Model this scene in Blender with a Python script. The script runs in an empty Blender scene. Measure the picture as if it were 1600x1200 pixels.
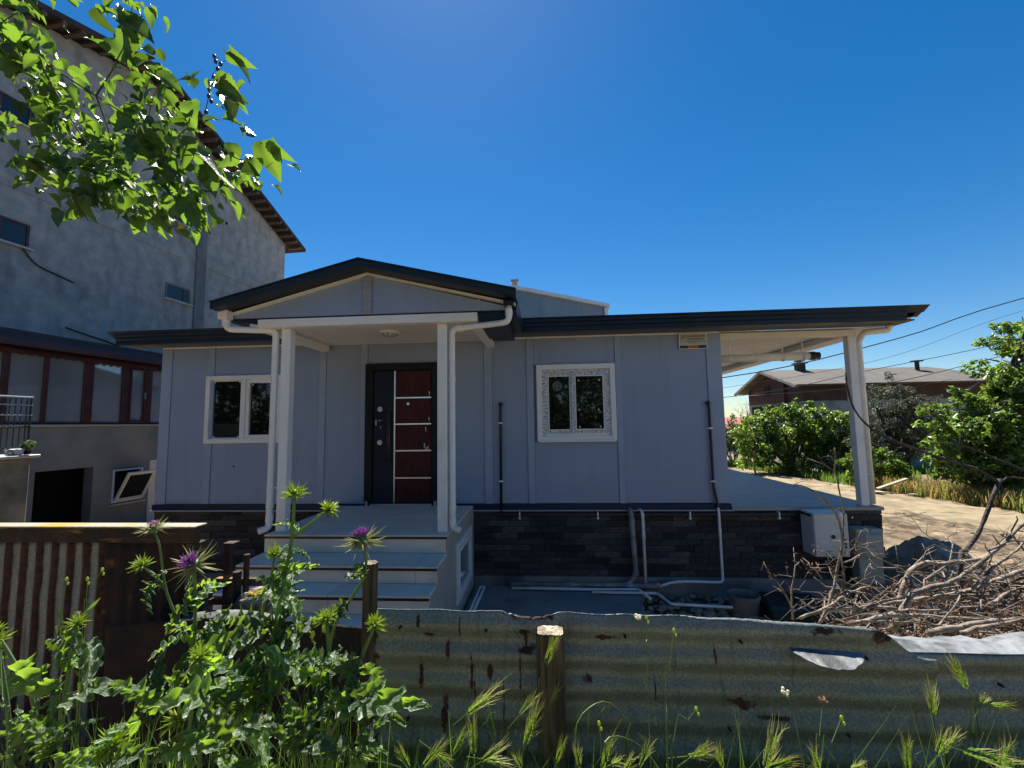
import bpy, bmesh, math, random
import numpy as np
from mathutils import Vector, Matrix, Quaternion, noise as mnoise

C = bpy.context.scene.collection
SC = bpy.context.scene
R_ = math.radians
rng = random.Random(7)

# ------------------------------------------------------------------ camera
cam_d = bpy.data.cameras.new('camera')
cam = bpy.data.objects.new('camera', cam_d)
C.objects.link(cam)
SC.camera = cam
cam_d.sensor_fit = 'HORIZONTAL'
cam_d.sensor_width = 36.0
cam_d.lens = 36.0 * 690.0 / 1600.0
cam_d.clip_start = 0.05
cam_d.clip_end = 3000
def _cam():
    yaw, pitch, roll = R_(-4.24), R_(5.18), R_(-0.894)
    f = Vector((math.sin(yaw)*math.cos(pitch), math.cos(yaw)*math.cos(pitch), math.sin(pitch)))
    r = Vector((math.cos(yaw), -math.sin(yaw), 0)); u = r.cross(f)
    r2 = r*math.cos(roll) + u*math.sin(roll); u2 = -r*math.sin(roll) + u*math.cos(roll)
    m = Matrix((r2, u2, -f)).transposed().to_4x4()
    m.translation = Vector((0, -6.55, 1.206))
    cam.matrix_world = m
_cam()

# ------------------------------------------------------------------ sky, sun, exposure
SUN_EL, SUN_AZ = 58.0, -15.0           # azimuth from +Y towards +X
w = bpy.data.worlds.new('World'); SC.world = w; w.use_nodes = True
nt = w.node_tree
sky = nt.nodes.new('ShaderNodeTexSky'); sky.sky_type = 'NISHITA'; sky.sun_disc = False
sky.sun_elevation = R_(SUN_EL); sky.sun_rotation = R_(SUN_AZ)
sky.altitude = 300; sky.air_density = 1.0; sky.dust_density = 0.14; sky.ozone_density = 3.5
bg = nt.nodes['Background']; bg.inputs['Strength'].default_value = 0.051
hs = nt.nodes.new('ShaderNodeHueSaturation'); hs.inputs['Saturation'].default_value = 1.38
nt.links.new(sky.outputs[0], hs.inputs['Color']); nt.links.new(hs.outputs[0], bg.inputs['Color'])
sd = bpy.data.lights.new('sun', 'SUN'); sd.energy = 4.8; sd.angle = R_(0.53); sd.color = (1.0, 0.95, 0.87)
sun = bpy.data.objects.new('sun', sd); C.objects.link(sun)
_sv = Vector((math.sin(R_(SUN_AZ))*math.cos(R_(SUN_EL)), math.cos(R_(SUN_AZ))*math.cos(R_(SUN_EL)), math.sin(R_(SUN_EL))))
sun.rotation_euler = _sv.to_track_quat('Z', 'Y').to_euler()
sun.location = _sv*40
SC.view_settings.view_transform = 'Standard'; SC.view_settings.look = 'None'
SC.view_settings.exposure = 1.25; SC.view_settings.gamma = 1.0
SC.cycles.max_bounces = 8; SC.cycles.transparent_max_bounces = 8
SC.cycles.sample_clamp_indirect = 6.0

# ------------------------------------------------------------------ materials
def mat(name, col, rough=.6, col2=None, scale=5., lo=.4, hi=.6, detail=5., bump=0., bscale=60., metal=0., spec=.5,
        stretch=None, col3=None, scale3=2., lo3=.55, hi3=.7, stretch3=None, rnd=0., rndhue=0., trans=None, coat=0., island=False, rough2=None, coords='Object'):
    m = bpy.data.materials.new(name); m.use_nodes = True
    n = m.node_tree.nodes; l = m.node_tree.links; b = n['Principled BSDF']
    b.inputs['Roughness'].default_value = rough; b.inputs['Metallic'].default_value = metal
    b.inputs['Specular IOR Level'].default_value = spec
    if coat: b.inputs['Coat Weight'].default_value = coat
    tc = n.new('ShaderNodeTexCoord'); out = tc.outputs[coords]
    def mapped(st):
        if not st: return out
        mp = n.new('ShaderNodeMapping'); mp.inputs['Scale'].default_value = st; l.new(out, mp.inputs['Vector']); return mp.outputs[0]
    def nz(st, sc, de):
        t = n.new('ShaderNodeTexNoise'); t.inputs['Scale'].default_value = sc; t.inputs['Detail'].default_value = de
        l.new(mapped(st), t.inputs['Vector']); return t.outputs['Fac']
    def ramp(src, a, c):
        r = n.new('ShaderNodeMapRange'); r.inputs['From Min'].default_value = a; r.inputs['From Max'].default_value = c
        r.interpolation_type = 'SMOOTHSTEP'; l.new(src, r.inputs['Value']); return r.outputs[0]
    def mix(f, a, c):
        x = n.new('ShaderNodeMix'); x.data_type = 'RGBA'
        if hasattr(f, 'is_linked'): l.new(f, x.inputs[0])
        else: x.inputs[0].default_value = f
        for v, s in ((a, 6), (c, 7)):
            if isinstance(v, tuple): x.inputs[s].default_value = (*v, 1)
            else: l.new(v, x.inputs[s])
        return x.outputs[2]
    cur = col
    if col2:
        f1 = ramp(nz(stretch, scale, detail), lo, hi)
        cur = mix(f1, col, col2)
        if rough2 is not None:
            rr = n.new('ShaderNodeMapRange'); rr.inputs['To Min'].default_value = rough; rr.inputs['To Max'].default_value = rough2
            l.new(f1, rr.inputs['Value']); l.new(rr.outputs[0], b.inputs['Roughness'])
    if col3: cur = mix(ramp(nz(stretch3, scale3, 4.), lo3, hi3), cur, col3)
    if rnd or rndhue:
        if island: o = n.new('ShaderNodeNewGeometry').outputs['Random Per Island']
        else: o = n.new('ShaderNodeObjectInfo').outputs['Random']
        h = n.new('ShaderNodeHueSaturation')
        mr = n.new('ShaderNodeMapRange'); mr.inputs['To Min'].default_value = 1-rnd; mr.inputs['To Max'].default_value = 1+rnd
        l.new(o, mr.inputs['Value']); l.new(mr.outputs[0], h.inputs['Value'])
        if rndhue:
            wn = n.new('ShaderNodeTexWhiteNoise'); wn.noise_dimensions = '1D'; l.new(o, wn.inputs['W'])
            m2 = n.new('ShaderNodeMapRange'); m2.inputs['To Min'].default_value = .5-rndhue; m2.inputs['To Max'].default_value = .5+rndhue
            l.new(wn.outputs['Value'], m2.inputs['Value']); l.new(m2.outputs[0], h.inputs['Hue'])
        if isinstance(cur, tuple): h.inputs['Color'].default_value = (*cur, 1)
        else: l.new(cur, h.inputs['Color'])
        cur = h.outputs[0]
    if isinstance(cur, tuple): b.inputs['Base Color'].default_value = (*cur, 1)
    else: l.new(cur, b.inputs['Base Color'])
    if bump:
        bp = n.new('ShaderNodeBump'); bp.inputs['Strength'].default_value = bump; bp.inputs['Distance'].default_value = .02
        l.new(nz(stretch, bscale, 6.), bp.inputs['Height']); l.new(bp.outputs[0], b.inputs['Normal'])
    if trans:
        tr = n.new('ShaderNodeBsdfTranslucent'); ms = n.new('ShaderNodeMixShader'); ms.inputs[0].default_value = trans[1]
        if isinstance(cur, tuple): tr.inputs['Color'].default_value = (*trans[0], 1)
        else:
            tr.inputs['Color'].default_value = (*trans[0], 1)
            if rnd:
                h2 = n.new('ShaderNodeHueSaturation'); h2.inputs['Color'].default_value = (*trans[0], 1); l.new(mr.outputs[0], h2.inputs['Value']); l.new(h2.outputs[0], tr.inputs['Color'])
        l.new(b.outputs[0], ms.inputs[1]); l.new(tr.outputs[0], ms.inputs[2])
        l.new(ms.outputs[0], n['Material Output'].inputs['Surface'])
    return m

M = {}
M['panel'] = mat('panel_paint', (.275, .345, .48), .45, (.252, .318, .445), 1.3, .3, .7, bump=.12, bscale=2.5, col3=(.245, .30, .40), scale3=2.2, lo3=.5, hi3=.8, stretch3=(3.5, 1, .35))
M['strip'] = mat('strip_paint', (.315, .385, .52), .45, (.285, .35, .48), 2., bump=.03, bscale=40)
M['anthracite'] = mat('anthracite_metal', (.010, .017, .028), .4, (.014, .021, .032), 3., metal=.0, spec=.3)
M['navy'] = mat('navy_trim', (.010, .018, .042), .45, (.014, .022, .046), 4., spec=.25)
M['white'] = mat('white_paint', (.82, .82, .80), .42, (.72, .72, .69), 3., .45, .75, bump=.02)
M['pvc'] = mat('white_pvc', (.82, .82, .79), .3, (.68, .67, .62), 6., .5, .8)
M['cream'] = mat('cream_ceiling', (.80, .77, .70), .5, (.74, .71, .64), 2.)
M['grey_pvc'] = mat('grey_pvc', (.30, .31, .31), .4, (.20, .20, .19), 6.)
M['black'] = mat('black_rubber', (.012, .013, .015), .45)
M['glass'] = mat('dark_glass', (.006, .008, .008), .03, spec=.75)
M['film'] = mat('printed_film', (.72, .73, .73), .35, (.34, .36, .38), 30., .45, .55, detail=1., stretch=(.8, 1, 2.6))
M['door_blue'] = mat('door_navy', (.010, .016, .030), .5, (.014, .020, .036), 3., bump=.02, spec=.2)
M['door_frame'] = mat('door_frame_dark', (.008, .013, .016), .5, spec=.2)
M['door_wood'] = mat('mahogany', (.085, .015, .013), .5, (.034, .008, .009), 6., .35, .65, stretch=(9, 1, .6), spec=.2)
M['chrome'] = mat('brushed_steel', (.55, .55, .55), .28, metal=1.)
M['tile'] = mat('step_tile', (.80, .71, .59), .55, (.73, .645, .53), 2.5, rnd=.06, spec=.3, col3=(.58, .50, .40), scale3=3., lo3=.56, hi3=.8)
M['tile_side'] = mat('side_tile', (.50, .46, .40), .45, (.44, .405, .36), 2.)
M['floor_tile'] = mat('floor_tile', (.42, .39, .35), .5, (.37, .345, .31), 4., rnd=.06, spec=.3)
M['concrete'] = mat('concrete', (.24, .235, .22), .85, (.13, .13, .125), 3., .35, .7, bump=.3, bscale=30, col3=(.07, .08, .07), scale3=1.3, lo3=.55, hi3=.75)
M['pad'] = mat('pad_concrete', (.27, .27, .26), .8, (.20, .20, .20), 2., .35, .7, bump=.25, bscale=35, col3=(.14, .13, .12), scale3=4, lo3=.58, hi3=.75)
STONES = [mat('dark_stone', c, .7, c2, 5., .35, .65, bump=.9, bscale=9, rnd=.5, stretch=(1, 1, 2.2)) for c, c2 in
          (((.080, .074, .074), (.038, .036, .038)), ((.115, .105, .10), (.05, .046, .046)), ((.058, .054, .056), (.026, .025, .028)), ((.125, .105, .09), (.052, .045, .04)))]
M['mortar'] = mat('dark_mortar', (.018, .018, .019), .9)
M['plaster'] = mat('grey_plaster', (.275, .28, .28), .9, (.40, .40, .385), 3.2, .30, .72, detail=15, bump=.9, bscale=30, col3=(.185, .195, .20), scale3=2.1, lo3=.47, hi3=.80, stretch3=(1.3, 1.3, .55))
M['plaster2'] = mat('lower_plaster', (.29, .29, .265), .9, (.21, .21, .195), 1.4, .35, .7, detail=9, bump=.4, bscale=20, col3=(.26, .26, .25), scale3=.9, lo3=.5, hi3=.75)
M['old_concrete'] = mat('old_concrete', (.26, .25, .22), .9, (.09, .09, .075), 2.2, .3, .7, detail=9, bump=.5, bscale=20, col3=(.27, .26, .22), scale3=4, lo3=.55, hi3=.75)
M['brown_frame'] = mat('brown_frame', (.085, .022, .018), .45, (.055, .016, .014), 4.)
M['skirt'] = mat('skirt_roof', (.040, .026, .034), .6, (.028, .02, .028), 5.)
M['bay_glass'] = mat('bay_glass', (.34, .38, .40), .05, (.28, .32, .34), .8, spec=.9, metal=.35)
M['roof_wood'] = mat('roof_wood', (.16, .11, .08), .8, (.07, .05, .04), 6., stretch=(1, 6, 1))
M['roof_dark'] = mat('roof_dark', (.035, .025, .022), .8, (.05, .035, .03), 4.)
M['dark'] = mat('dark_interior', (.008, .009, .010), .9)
M['small_glass'] = mat('small_glass', (.020, .024, .026), .12, spec=.6)
M['stone_sill'] = mat('marble_sill', (.45, .45, .43), .5)
M['column'] = mat('grey_column', (.185, .195, .20), .9, (.14, .15, .155), 2., bump=.3, bscale=20)
M['soil'] = mat('soil', (.25, .18, .10), .95, (.085, .058, .034), 3.2, .38, .62, detail=10, bump=1., bscale=9, col3=(.36, .29, .19), scale3=.9, lo3=.52, hi3=.74)
M['tilled'] = mat('tilled_soil', (.165, .118, .066), .95, (.055, .038, .022), 4.5, .38, .62, detail=10, bump=1., bscale=12, col3=(.30, .235, .145), scale3=1.6, lo3=.52, hi3=.70)
M['mound'] = mat('mound_soil', (.33, .285, .215), .95, (.20, .17, .125), 5., bump=.9, bscale=14)
M['road'] = mat('dirt_road', (.27, .215, .13), .95, (.165, .125, .07), 2.2, .35, .65, detail=9, bump=.6, bscale=8, col3=(.25, .20, .125), scale3=.7, lo3=.55, hi3=.72, stretch3=(2.2, .35, 1))
M['wood'] = mat('weathered_wood', (.17, .125, .075), .9, (.055, .040, .025), 9., .35, .62, detail=8, bump=.9, bscale=22, stretch=(7, 7, .5))
M['wood_top'] = mat('cut_wood_top', (.46, .40, .30), .9, (.22, .18, .12), 20., bump=.6, bscale=60)
M['bark_pale'] = mat('pale_bark', (.27, .22, .17), .85, (.09, .068, .05), 16., .4, .7, bump=.6, bscale=60, rnd=.22)
M['bark_dark'] = mat('dark_bark', (.030, .024, .021), .85, (.06, .05, .045), 14., bump=.7, bscale=40)
M['bark'] = mat('grey_bark', (.10, .085, .065), .9, (.05, .04, .03), 8., bump=.7, bscale=30)
M['dead_leaf'] = mat('dead_leaf', (.16, .075, .035), .8, rnd=.45, rndhue=.02, island=True, trans=((.25, .10, .03), .3))
M['thistle_stem'] = mat('thistle_stem', (.12, .20, .055), .5, (.16, .24, .10), 20., trans=((.25, .40, .06), .25))
M['spine'] = mat('spine', (.28, .36, .07), .45, rnd=.2, island=True, trans=((.62, .75, .10), .5))
M['spine_pale'] = mat('spine_pale', (.36, .38, .20), .45, rnd=.2, island=True, trans=((.6, .62, .3), .45))
M['purple'] = mat('purple_floret', (.36, .15, .42), .6, rnd=.4, island=True, trans=((.50, .22, .56), .40))
M['pink'] = mat('pink_floret', (.55, .30, .50), .6, rnd=.2, island=True, trans=((.7, .4, .6), .4))
M['barley'] = mat('barley_ear', (.20, .30, .06), .5, rnd=.25, island=True, trans=((.55, .72, .12), .55))
M['awn'] = mat('barley_awn', (.50, .50, .24), .5, rnd=.2, island=True, trans=((.75, .74, .32), .5))
M['grass'] = mat('grass_blade', (.075, .13, .028), .5, rnd=.4, rndhue=.03, island=True, trans=((.25, .42, .05), .4))
M['dry_grass'] = mat('dry_grass', (.34, .24, .09), .7, rnd=.35, rndhue=.02, island=True, trans=((.5, .36, .12), .4))
M['weed_flower'] = mat('weed_flower', (.75, .72, .58), .7, trans=((.8, .75, .55), .4))
M['seed'] = mat('seed_head', (.55, .40, .25), .8, trans=((.7, .5, .3), .4))
M['leaf_fig'] = mat('fig_leaf', (.075, .125, .030), .34, rnd=.55, rndhue=.028, island=True, trans=((.28, .43, .05), .38))
M['leaf_dark'] = mat('shrub_leaf', (.045, .075, .026), .5, rnd=.45, rndhue=.02, island=True, trans=((.14, .22, .05), .3))
M['leaf_olive'] = mat('olive_leaf', (.11, .125, .085), .5, rnd=.4, rndhue=.015, island=True, trans=((.16, .19, .10), .25))
M['leaf_tree'] = mat('tree_leaf', (.035, .060, .020), .45, rnd=.5, rndhue=.02, island=True, trans=((.10, .18, .03), .3))
M['berry'] = mat('berry', (.035, .04, .02), .4)
M['zinc_strip'] = None
M['rust'] = mat('rust_iron', (.034, .014, .010), .85, (.012, .008, .007), 6., .35, .65, bump=.6, bscale=40, col3=(.16, .06, .02), scale3=9, lo3=.6, hi3=.75)  # rust, darkened so the sheet behind the thistles reads as shade
M['rust_rail'] = mat('rusty_rail', (.055, .028, .016), .8, (.02, .014, .011), 5., .35, .65, detail=9, bump=.5, bscale=40, col3=(.28, .15, .05), scale3=3.5, lo3=.56, hi3=.66, stretch3=(1, 1, 5))
M['rail_top'] = mat('lichen_top', (.30, .27, .20), .8, (.42, .24, .03), 3., .5, .62, bump=.3)
M['wire'] = mat('cable_black', (.015, .016, .018), .5)
M['brick'] = None
M['roof_grey'] = mat('roof_grey', (.105, .092, .078), .85, (.085, .075, .065), .8, col3=(.19, .175, .155), scale3=2, stretch3=(1, 8, 1))
M['terracotta'] = mat('terracotta', (.36, .12, .075), .8, (.28, .09, .06), 2.)
M['hangar'] = mat('hangar_sheet', (.24, .30, .36), .5, (.21, .27, .33), 1.)
M['cabinet'] = mat('cabinet_paint', (.66, .66, .62), .4, (.60, .60, .56), 4.)
M['meter'] = mat('meter_plastic', (.40, .40, .35), .55, (.34, .34, .30), 3.)
M['pot'] = mat('plastic_pot', (.20, .185, .165), .7, (.14, .13, .12), 5.)
M['green'] = mat('green_plastic', (.012, .035, .030), .5, (.02, .045, .038), 3.)
M['rock'] = mat('rock', (.30, .26, .20), .9, (.10, .09, .075), 14., .4, .6, bump=1., bscale=40)
M['rock_white'] = mat('white_rock', (.62, .60, .54), .9, (.45, .43, .38), 8., bump=.6)
M['lichen'] = mat('orange_lichen', (.50, .20, .012), .85, (.32, .12, .01), 30., bump=.8, bscale=80)
M['sign_plate'] = mat('sign_plate', (.50, .50, .45), .4, (.45, .45, .40), 8.)
M['ink'] = mat('sign_ink', (.02, .025, .02), .5)
M['orange'] = mat('sign_orange', (.55, .16, .02), .5)
M['lime'] = mat('lichen_yellow', (.35, .33, .03), .8)
M['cloth'] = mat('yellow_cloth', (.50, .33, .06), .8)
M['cloth2'] = mat('pale_cloth', (.35, .38, .42), .8)
M['gate'] = mat('pale_gate', (.50, .58, .58), .6)
M['gate_teal'] = mat('gate_teal', (.10, .22, .21), .6)
M['bag'] = mat('basket_white', (.60, .62, .64), .7, (.12, .14, .2), 30., .5, .55)
M['lamp_glass'] = mat('lamp_glass', (.50, .50, .46), .2, spec=.6)
M['tape'] = mat('tape_residue', (.30, .32, .36), .7, (.235, .265, .325), 22., .42, .58, stretch=(.4, 1, 2))
M['plank'] = mat('grey_plank', (.42, .37, .29), .9, (.28, .24, .19), 6., stretch=(1, 8, 1))
M['tarp'] = mat('grey_sheet', (.10, .115, .105), .7, (.06, .07, .06), 6.)
M['plastic_film'] = mat('clear_sticker', (.05, .055, .06), .35)
M['bare_zinc'] = mat('bare_zinc', (.21, .22, .225), .55, (.075, .08, .082), 14., .4, .65, bump=.3, bscale=30)
M['twig'] = mat('bare_twig', (.19, .165, .14), .9)

def brick_mat():
    m = bpy.data.materials.new('red_brick'); m.use_nodes = True
    n = m.node_tree.nodes; l = m.node_tree.links; b = n['Principled BSDF']
    tc = n.new('ShaderNodeTexCoord'); mp = n.new('ShaderNodeMapping'); mp.inputs['Rotation'].default_value = (R_(90), 0, 0)
    br = n.new('ShaderNodeTexBrick'); br.inputs['Scale'].default_value = 2.6
    br.inputs['Color1'].default_value = (.15, .062, .046, 1); br.inputs['Color2'].default_value = (.10, .045, .036, 1); br.inputs['Mortar'].default_value = (.17, .15, .135, 1)
    nz = n.new('ShaderNodeTexNoise'); nz.inputs['Scale'].default_value = 1.2
    mx = n.new('ShaderNodeMix'); mx.data_type = 'RGBA'; mx.blend_type = 'MULTIPLY'; mx.inputs[0].default_value = .6
    l.new(tc.outputs['Object'], mp.inputs[0]); l.new(mp.outputs[0], br.inputs[0]); l.new(tc.outputs['Object'], nz.inputs[0])
    l.new(br.outputs[0], mx.inputs[6]); l.new(nz.outputs['Fac'], mx.inputs[7]); l.new(mx.outputs[2], b.inputs['Base Color'])
    b.inputs['Roughness'].default_value = .9
    return m
M['brick'] = brick_mat()

def leaf_mat(name, col, col2, vein, tcol, tfac, rough, veinw, freq, mottle, edge=False):
    """broad leaf: UV u runs along the midrib, v is -1..1 across; veins and marbling are the leaf's own colouring"""
    m = bpy.data.materials.new(name); m.use_nodes = True
    n = m.node_tree.nodes; l = m.node_tree.links; b = n['Principled BSDF']
    uv = n.new('ShaderNodeUVMap'); sp = n.new('ShaderNodeSeparateXYZ'); l.new(uv.outputs[0], sp.inputs[0])
    def mth(op, a, c=None):
        x = n.new('ShaderNodeMath'); x.operation = op
        for i, v in enumerate((a, c)):
            if v is None: continue
            if isinstance(v, (int, float)): x.inputs[i].default_value = v
            else: l.new(v, x.inputs[i])
        return x.outputs[0]
    av = mth('ABSOLUTE', sp.outputs[1])
    fr = mth('FRACT', mth('SUBTRACT', mth('MULTIPLY', sp.outputs[0], freq), mth('MULTIPLY', av, freq*.22)))
    lat = mth('MULTIPLY', mth('LESS_THAN', mth('ABSOLUTE', mth('SUBTRACT', fr, .5)), veinw*1.3), mth('LESS_THAN', av, .8))
    mid = mth('LESS_THAN', av, veinw*.9)
    vm = mth('MAXIMUM', lat, mid)
    nz = n.new('ShaderNodeTexNoise'); nz.inputs['Scale'].default_value = 9; l.new(uv.outputs[0], nz.inputs[0])
    nz2 = n.new('ShaderNodeTexNoise'); nz2.inputs['Scale'].default_value = 26; nz2.inputs['Detail'].default_value = 4; l.new(uv.outputs[0], nz2.inputs[0])
    if edge: vm = mth('MAXIMUM', vm, mth('GREATER_THAN', av, .90))
    if mottle:
        vm = mth('MAXIMUM', vm, mth('MULTIPLY', mth('GREATER_THAN', nz2.outputs['Fac'], .60), mottle))
    m1 = n.new('ShaderNodeMix'); m1.data_type = 'RGBA'; m1.inputs[6].default_value = (*col, 1); m1.inputs[7].default_value = (*col2, 1); l.new(nz.outputs['Fac'], m1.inputs[0])
    m2 = n.new('ShaderNodeMix'); m2.data_type = 'RGBA'; l.new(m1.outputs[2], m2.inputs[6]); m2.inputs[7].default_value = (*vein, 1)
    l.new(mth('MULTIPLY', vm, .75), m2.inputs[0])
    oi = n.new('ShaderNodeObjectInfo'); h = n.new('ShaderNodeHueSaturation'); mr = n.new('ShaderNodeMapRange')
    mr.inputs['To Min'].default_value = .72; mr.inputs['To Max'].default_value = 1.3
    l.new(oi.outputs['Random'], mr.inputs[0]); l.new(mr.outputs[0], h.inputs['Value']); l.new(m2.outputs[2], h.inputs['Color'])
    l.new(h.outputs[0], b.inputs['Base Color']); b.inputs['Roughness'].default_value = rough; b.inputs['Specular IOR Level'].default_value = .55
    bp = n.new('ShaderNodeBump'); bp.inputs['Strength'].default_value = .5; bp.inputs['Distance'].default_value = .006
    l.new(mth('ADD', nz2.outputs['Fac'], mth('MULTIPLY', vm, -.5)), bp.inputs['Height']); l.new(bp.outputs[0], b.inputs['Normal'])
    tr = n.new('ShaderNodeBsdfTranslucent'); h3 = n.new('ShaderNodeHueSaturation'); h3.inputs['Color'].default_value = (*tcol, 1); mr3 = n.new('ShaderNodeMapRange'); mr3.inputs['To Min'].default_value = .22; mr3.inputs['To Max'].default_value = 1.25; l.new(oi.outputs['Random'], mr3.inputs[0]); l.new(mr3.outputs[0], h3.inputs['Value']); l.new(h3.outputs[0], tr.inputs['Color'])
    ms = n.new('ShaderNodeMixShader'); ms.inputs[0].default_value = tfac
    l.new(b.outputs[0], ms.inputs[1]); l.new(tr.outputs[0], ms.inputs[2]); l.new(ms.outputs[0], n['Material Output'].inputs['Surface'])
    return m
M['thistle_leaf'] = leaf_mat('thistle_leaf', (.028, .070, .022), (.048, .105, .030), (.22, .29, .18), (.42, .70, .05), .38, .30, .05, 6., .0, True)
M['mulberry_leaf'] = leaf_mat('mulberry_leaf', (.030, .068, .020), (.044, .095, .025), (.08, .14, .045), (.27, .47, .035), .34, .30, .03, 8., 0)

def zinc_mat(name, spots, stripes=0.):
    """weathered corrugated zinc; rust blobs at given places of the sheet (x, z, rx, rz) and optional rust along the valleys"""
    m = bpy.data.materials.new(name); m.use_nodes = True
    n = m.node_tree.nodes; l = m.node_tree.links; b = n['Principled BSDF']
    tc = n.new('ShaderNodeTexCoord'); ob = tc.outputs['Object']
    def nz(st, sc, de):
        mp = n.new('ShaderNodeMapping'); mp.inputs['Scale'].default_value = st; l.new(ob, mp.inputs[0])
        t = n.new('ShaderNodeTexNoise'); t.inputs['Scale'].default_value = sc; t.inputs['Detail'].default_value = de; l.new(mp.outputs[0], t.inputs[0]); return t.outputs['Fac']
    def mr(src, a, c, lo=0., hi=1.):
        r = n.new('ShaderNodeMapRange'); r.interpolation_type = 'SMOOTHSTEP'
        for k, v in (('From Min', a), ('From Max', c), ('To Min', lo), ('To Max', hi)): r.inputs[k].default_value = v
        l.new(src, r.inputs['Value']); return r.outputs[0]
    def mth(op, a, c=None):
        x = n.new('ShaderNodeMath'); x.operation = op
        for i, v in enumerate((a, c)):
            if v is None: continue
            if isinstance(v, (int, float)): x.inputs[i].default_value = v
            else: l.new(v, x.inputs[i])
        return x.outputs[0]
    def mix(f, a, c):
        x = n.new('ShaderNodeMix'); x.data_type = 'RGBA'; l.new(f, x.inputs[0])
        for v, s in ((a, 6), (c, 7)):
            if isinstance(v, tuple): x.inputs[s].default_value = (*v, 1)
            else: l.new(v, x.inputs[s])
        return x.outputs[2]
    fine = nz((1, 1, 1), 150, 3); mid = nz((1, 1, 2.5), 5, 8); streak = nz((9, 1, .7), 4, 6)
    cur = mix(mr(fine, .38, .62), (.155, .19, .185), (.27, .295, .275))
    cur = mix(mr(mid, .48, .72, 0, .8), cur, (.20, .205, .16))
    cur = mix(mr(streak, .58, .76, 0, .7), cur, (.075, .072, .05))
    cur = mix(mr(nz((1.5, 1, 1), 1.6, 6), .5, .72, 0, .6), cur, (.12, .14, .115))
    rustm = None
    sp = n.new('ShaderNodeSeparateXYZ'); l.new(ob, sp.inputs[0])
    wob = mth('MULTIPLY', mth('SUBTRACT', nz((1, 1, 1), 38, 7), .5), 2.6)
    for (x, z, rx, rz) in spots:
        dx = mth('DIVIDE', mth('SUBTRACT', sp.outputs[0], x), rx); dz = mth('DIVIDE', mth('SUBTRACT', sp.outputs[2], z), rz)
        d = mth('ADD', mth('SQRT', mth('ADD', mth('MULTIPLY', dx, dx), mth('MULTIPLY', dz, dz))), wob)
        k = mr(d, 1.05, .55)
        rustm = k if rustm is None else mth('MAXIMUM', rustm, k)
    edge = mr(nz((1, 1, 1), 7, 8), .71, .78)
    rustm = edge if rustm is None else mth('MAXIMUM', rustm, edge)
    if stripes:
        wv = mth('SINE', mth('MULTIPLY', sp.outputs[0], 2*math.pi/stripes))
        rr = mr(mth('ADD', wv, mth('MULTIPLY', mth('SUBTRACT', nz((1, 1, .35), 12, 6), .5), 1.6)), -.15, .35, 1., 0.)
        rustm = mth('MAXIMUM', rustm, rr)
    rc = mix(mr(nz((1, 1, 1), 30, 6), .35, .65), (.085, .026, .016), (.026, .012, .009))
    cur = mix(rustm, cur, rc)
    l.new(cur, b.inputs['Base Color'])
    l.new(mr(rustm, 0, 1, .30, 0.), b.inputs['Metallic']); l.new(mr(rustm, 0, 1, .46, .85), b.inputs['Roughness'])
    bp = n.new('ShaderNodeBump'); bp.inputs['Strength'].default_value = .10; bp.inputs['Distance'].default_value = .008
    l.new(mth('ADD', fine, mth('MULTIPLY', rustm, .6)), bp.inputs['Height']); l.new(bp.outputs[0], b.inputs['Normal'])
    return m

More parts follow.
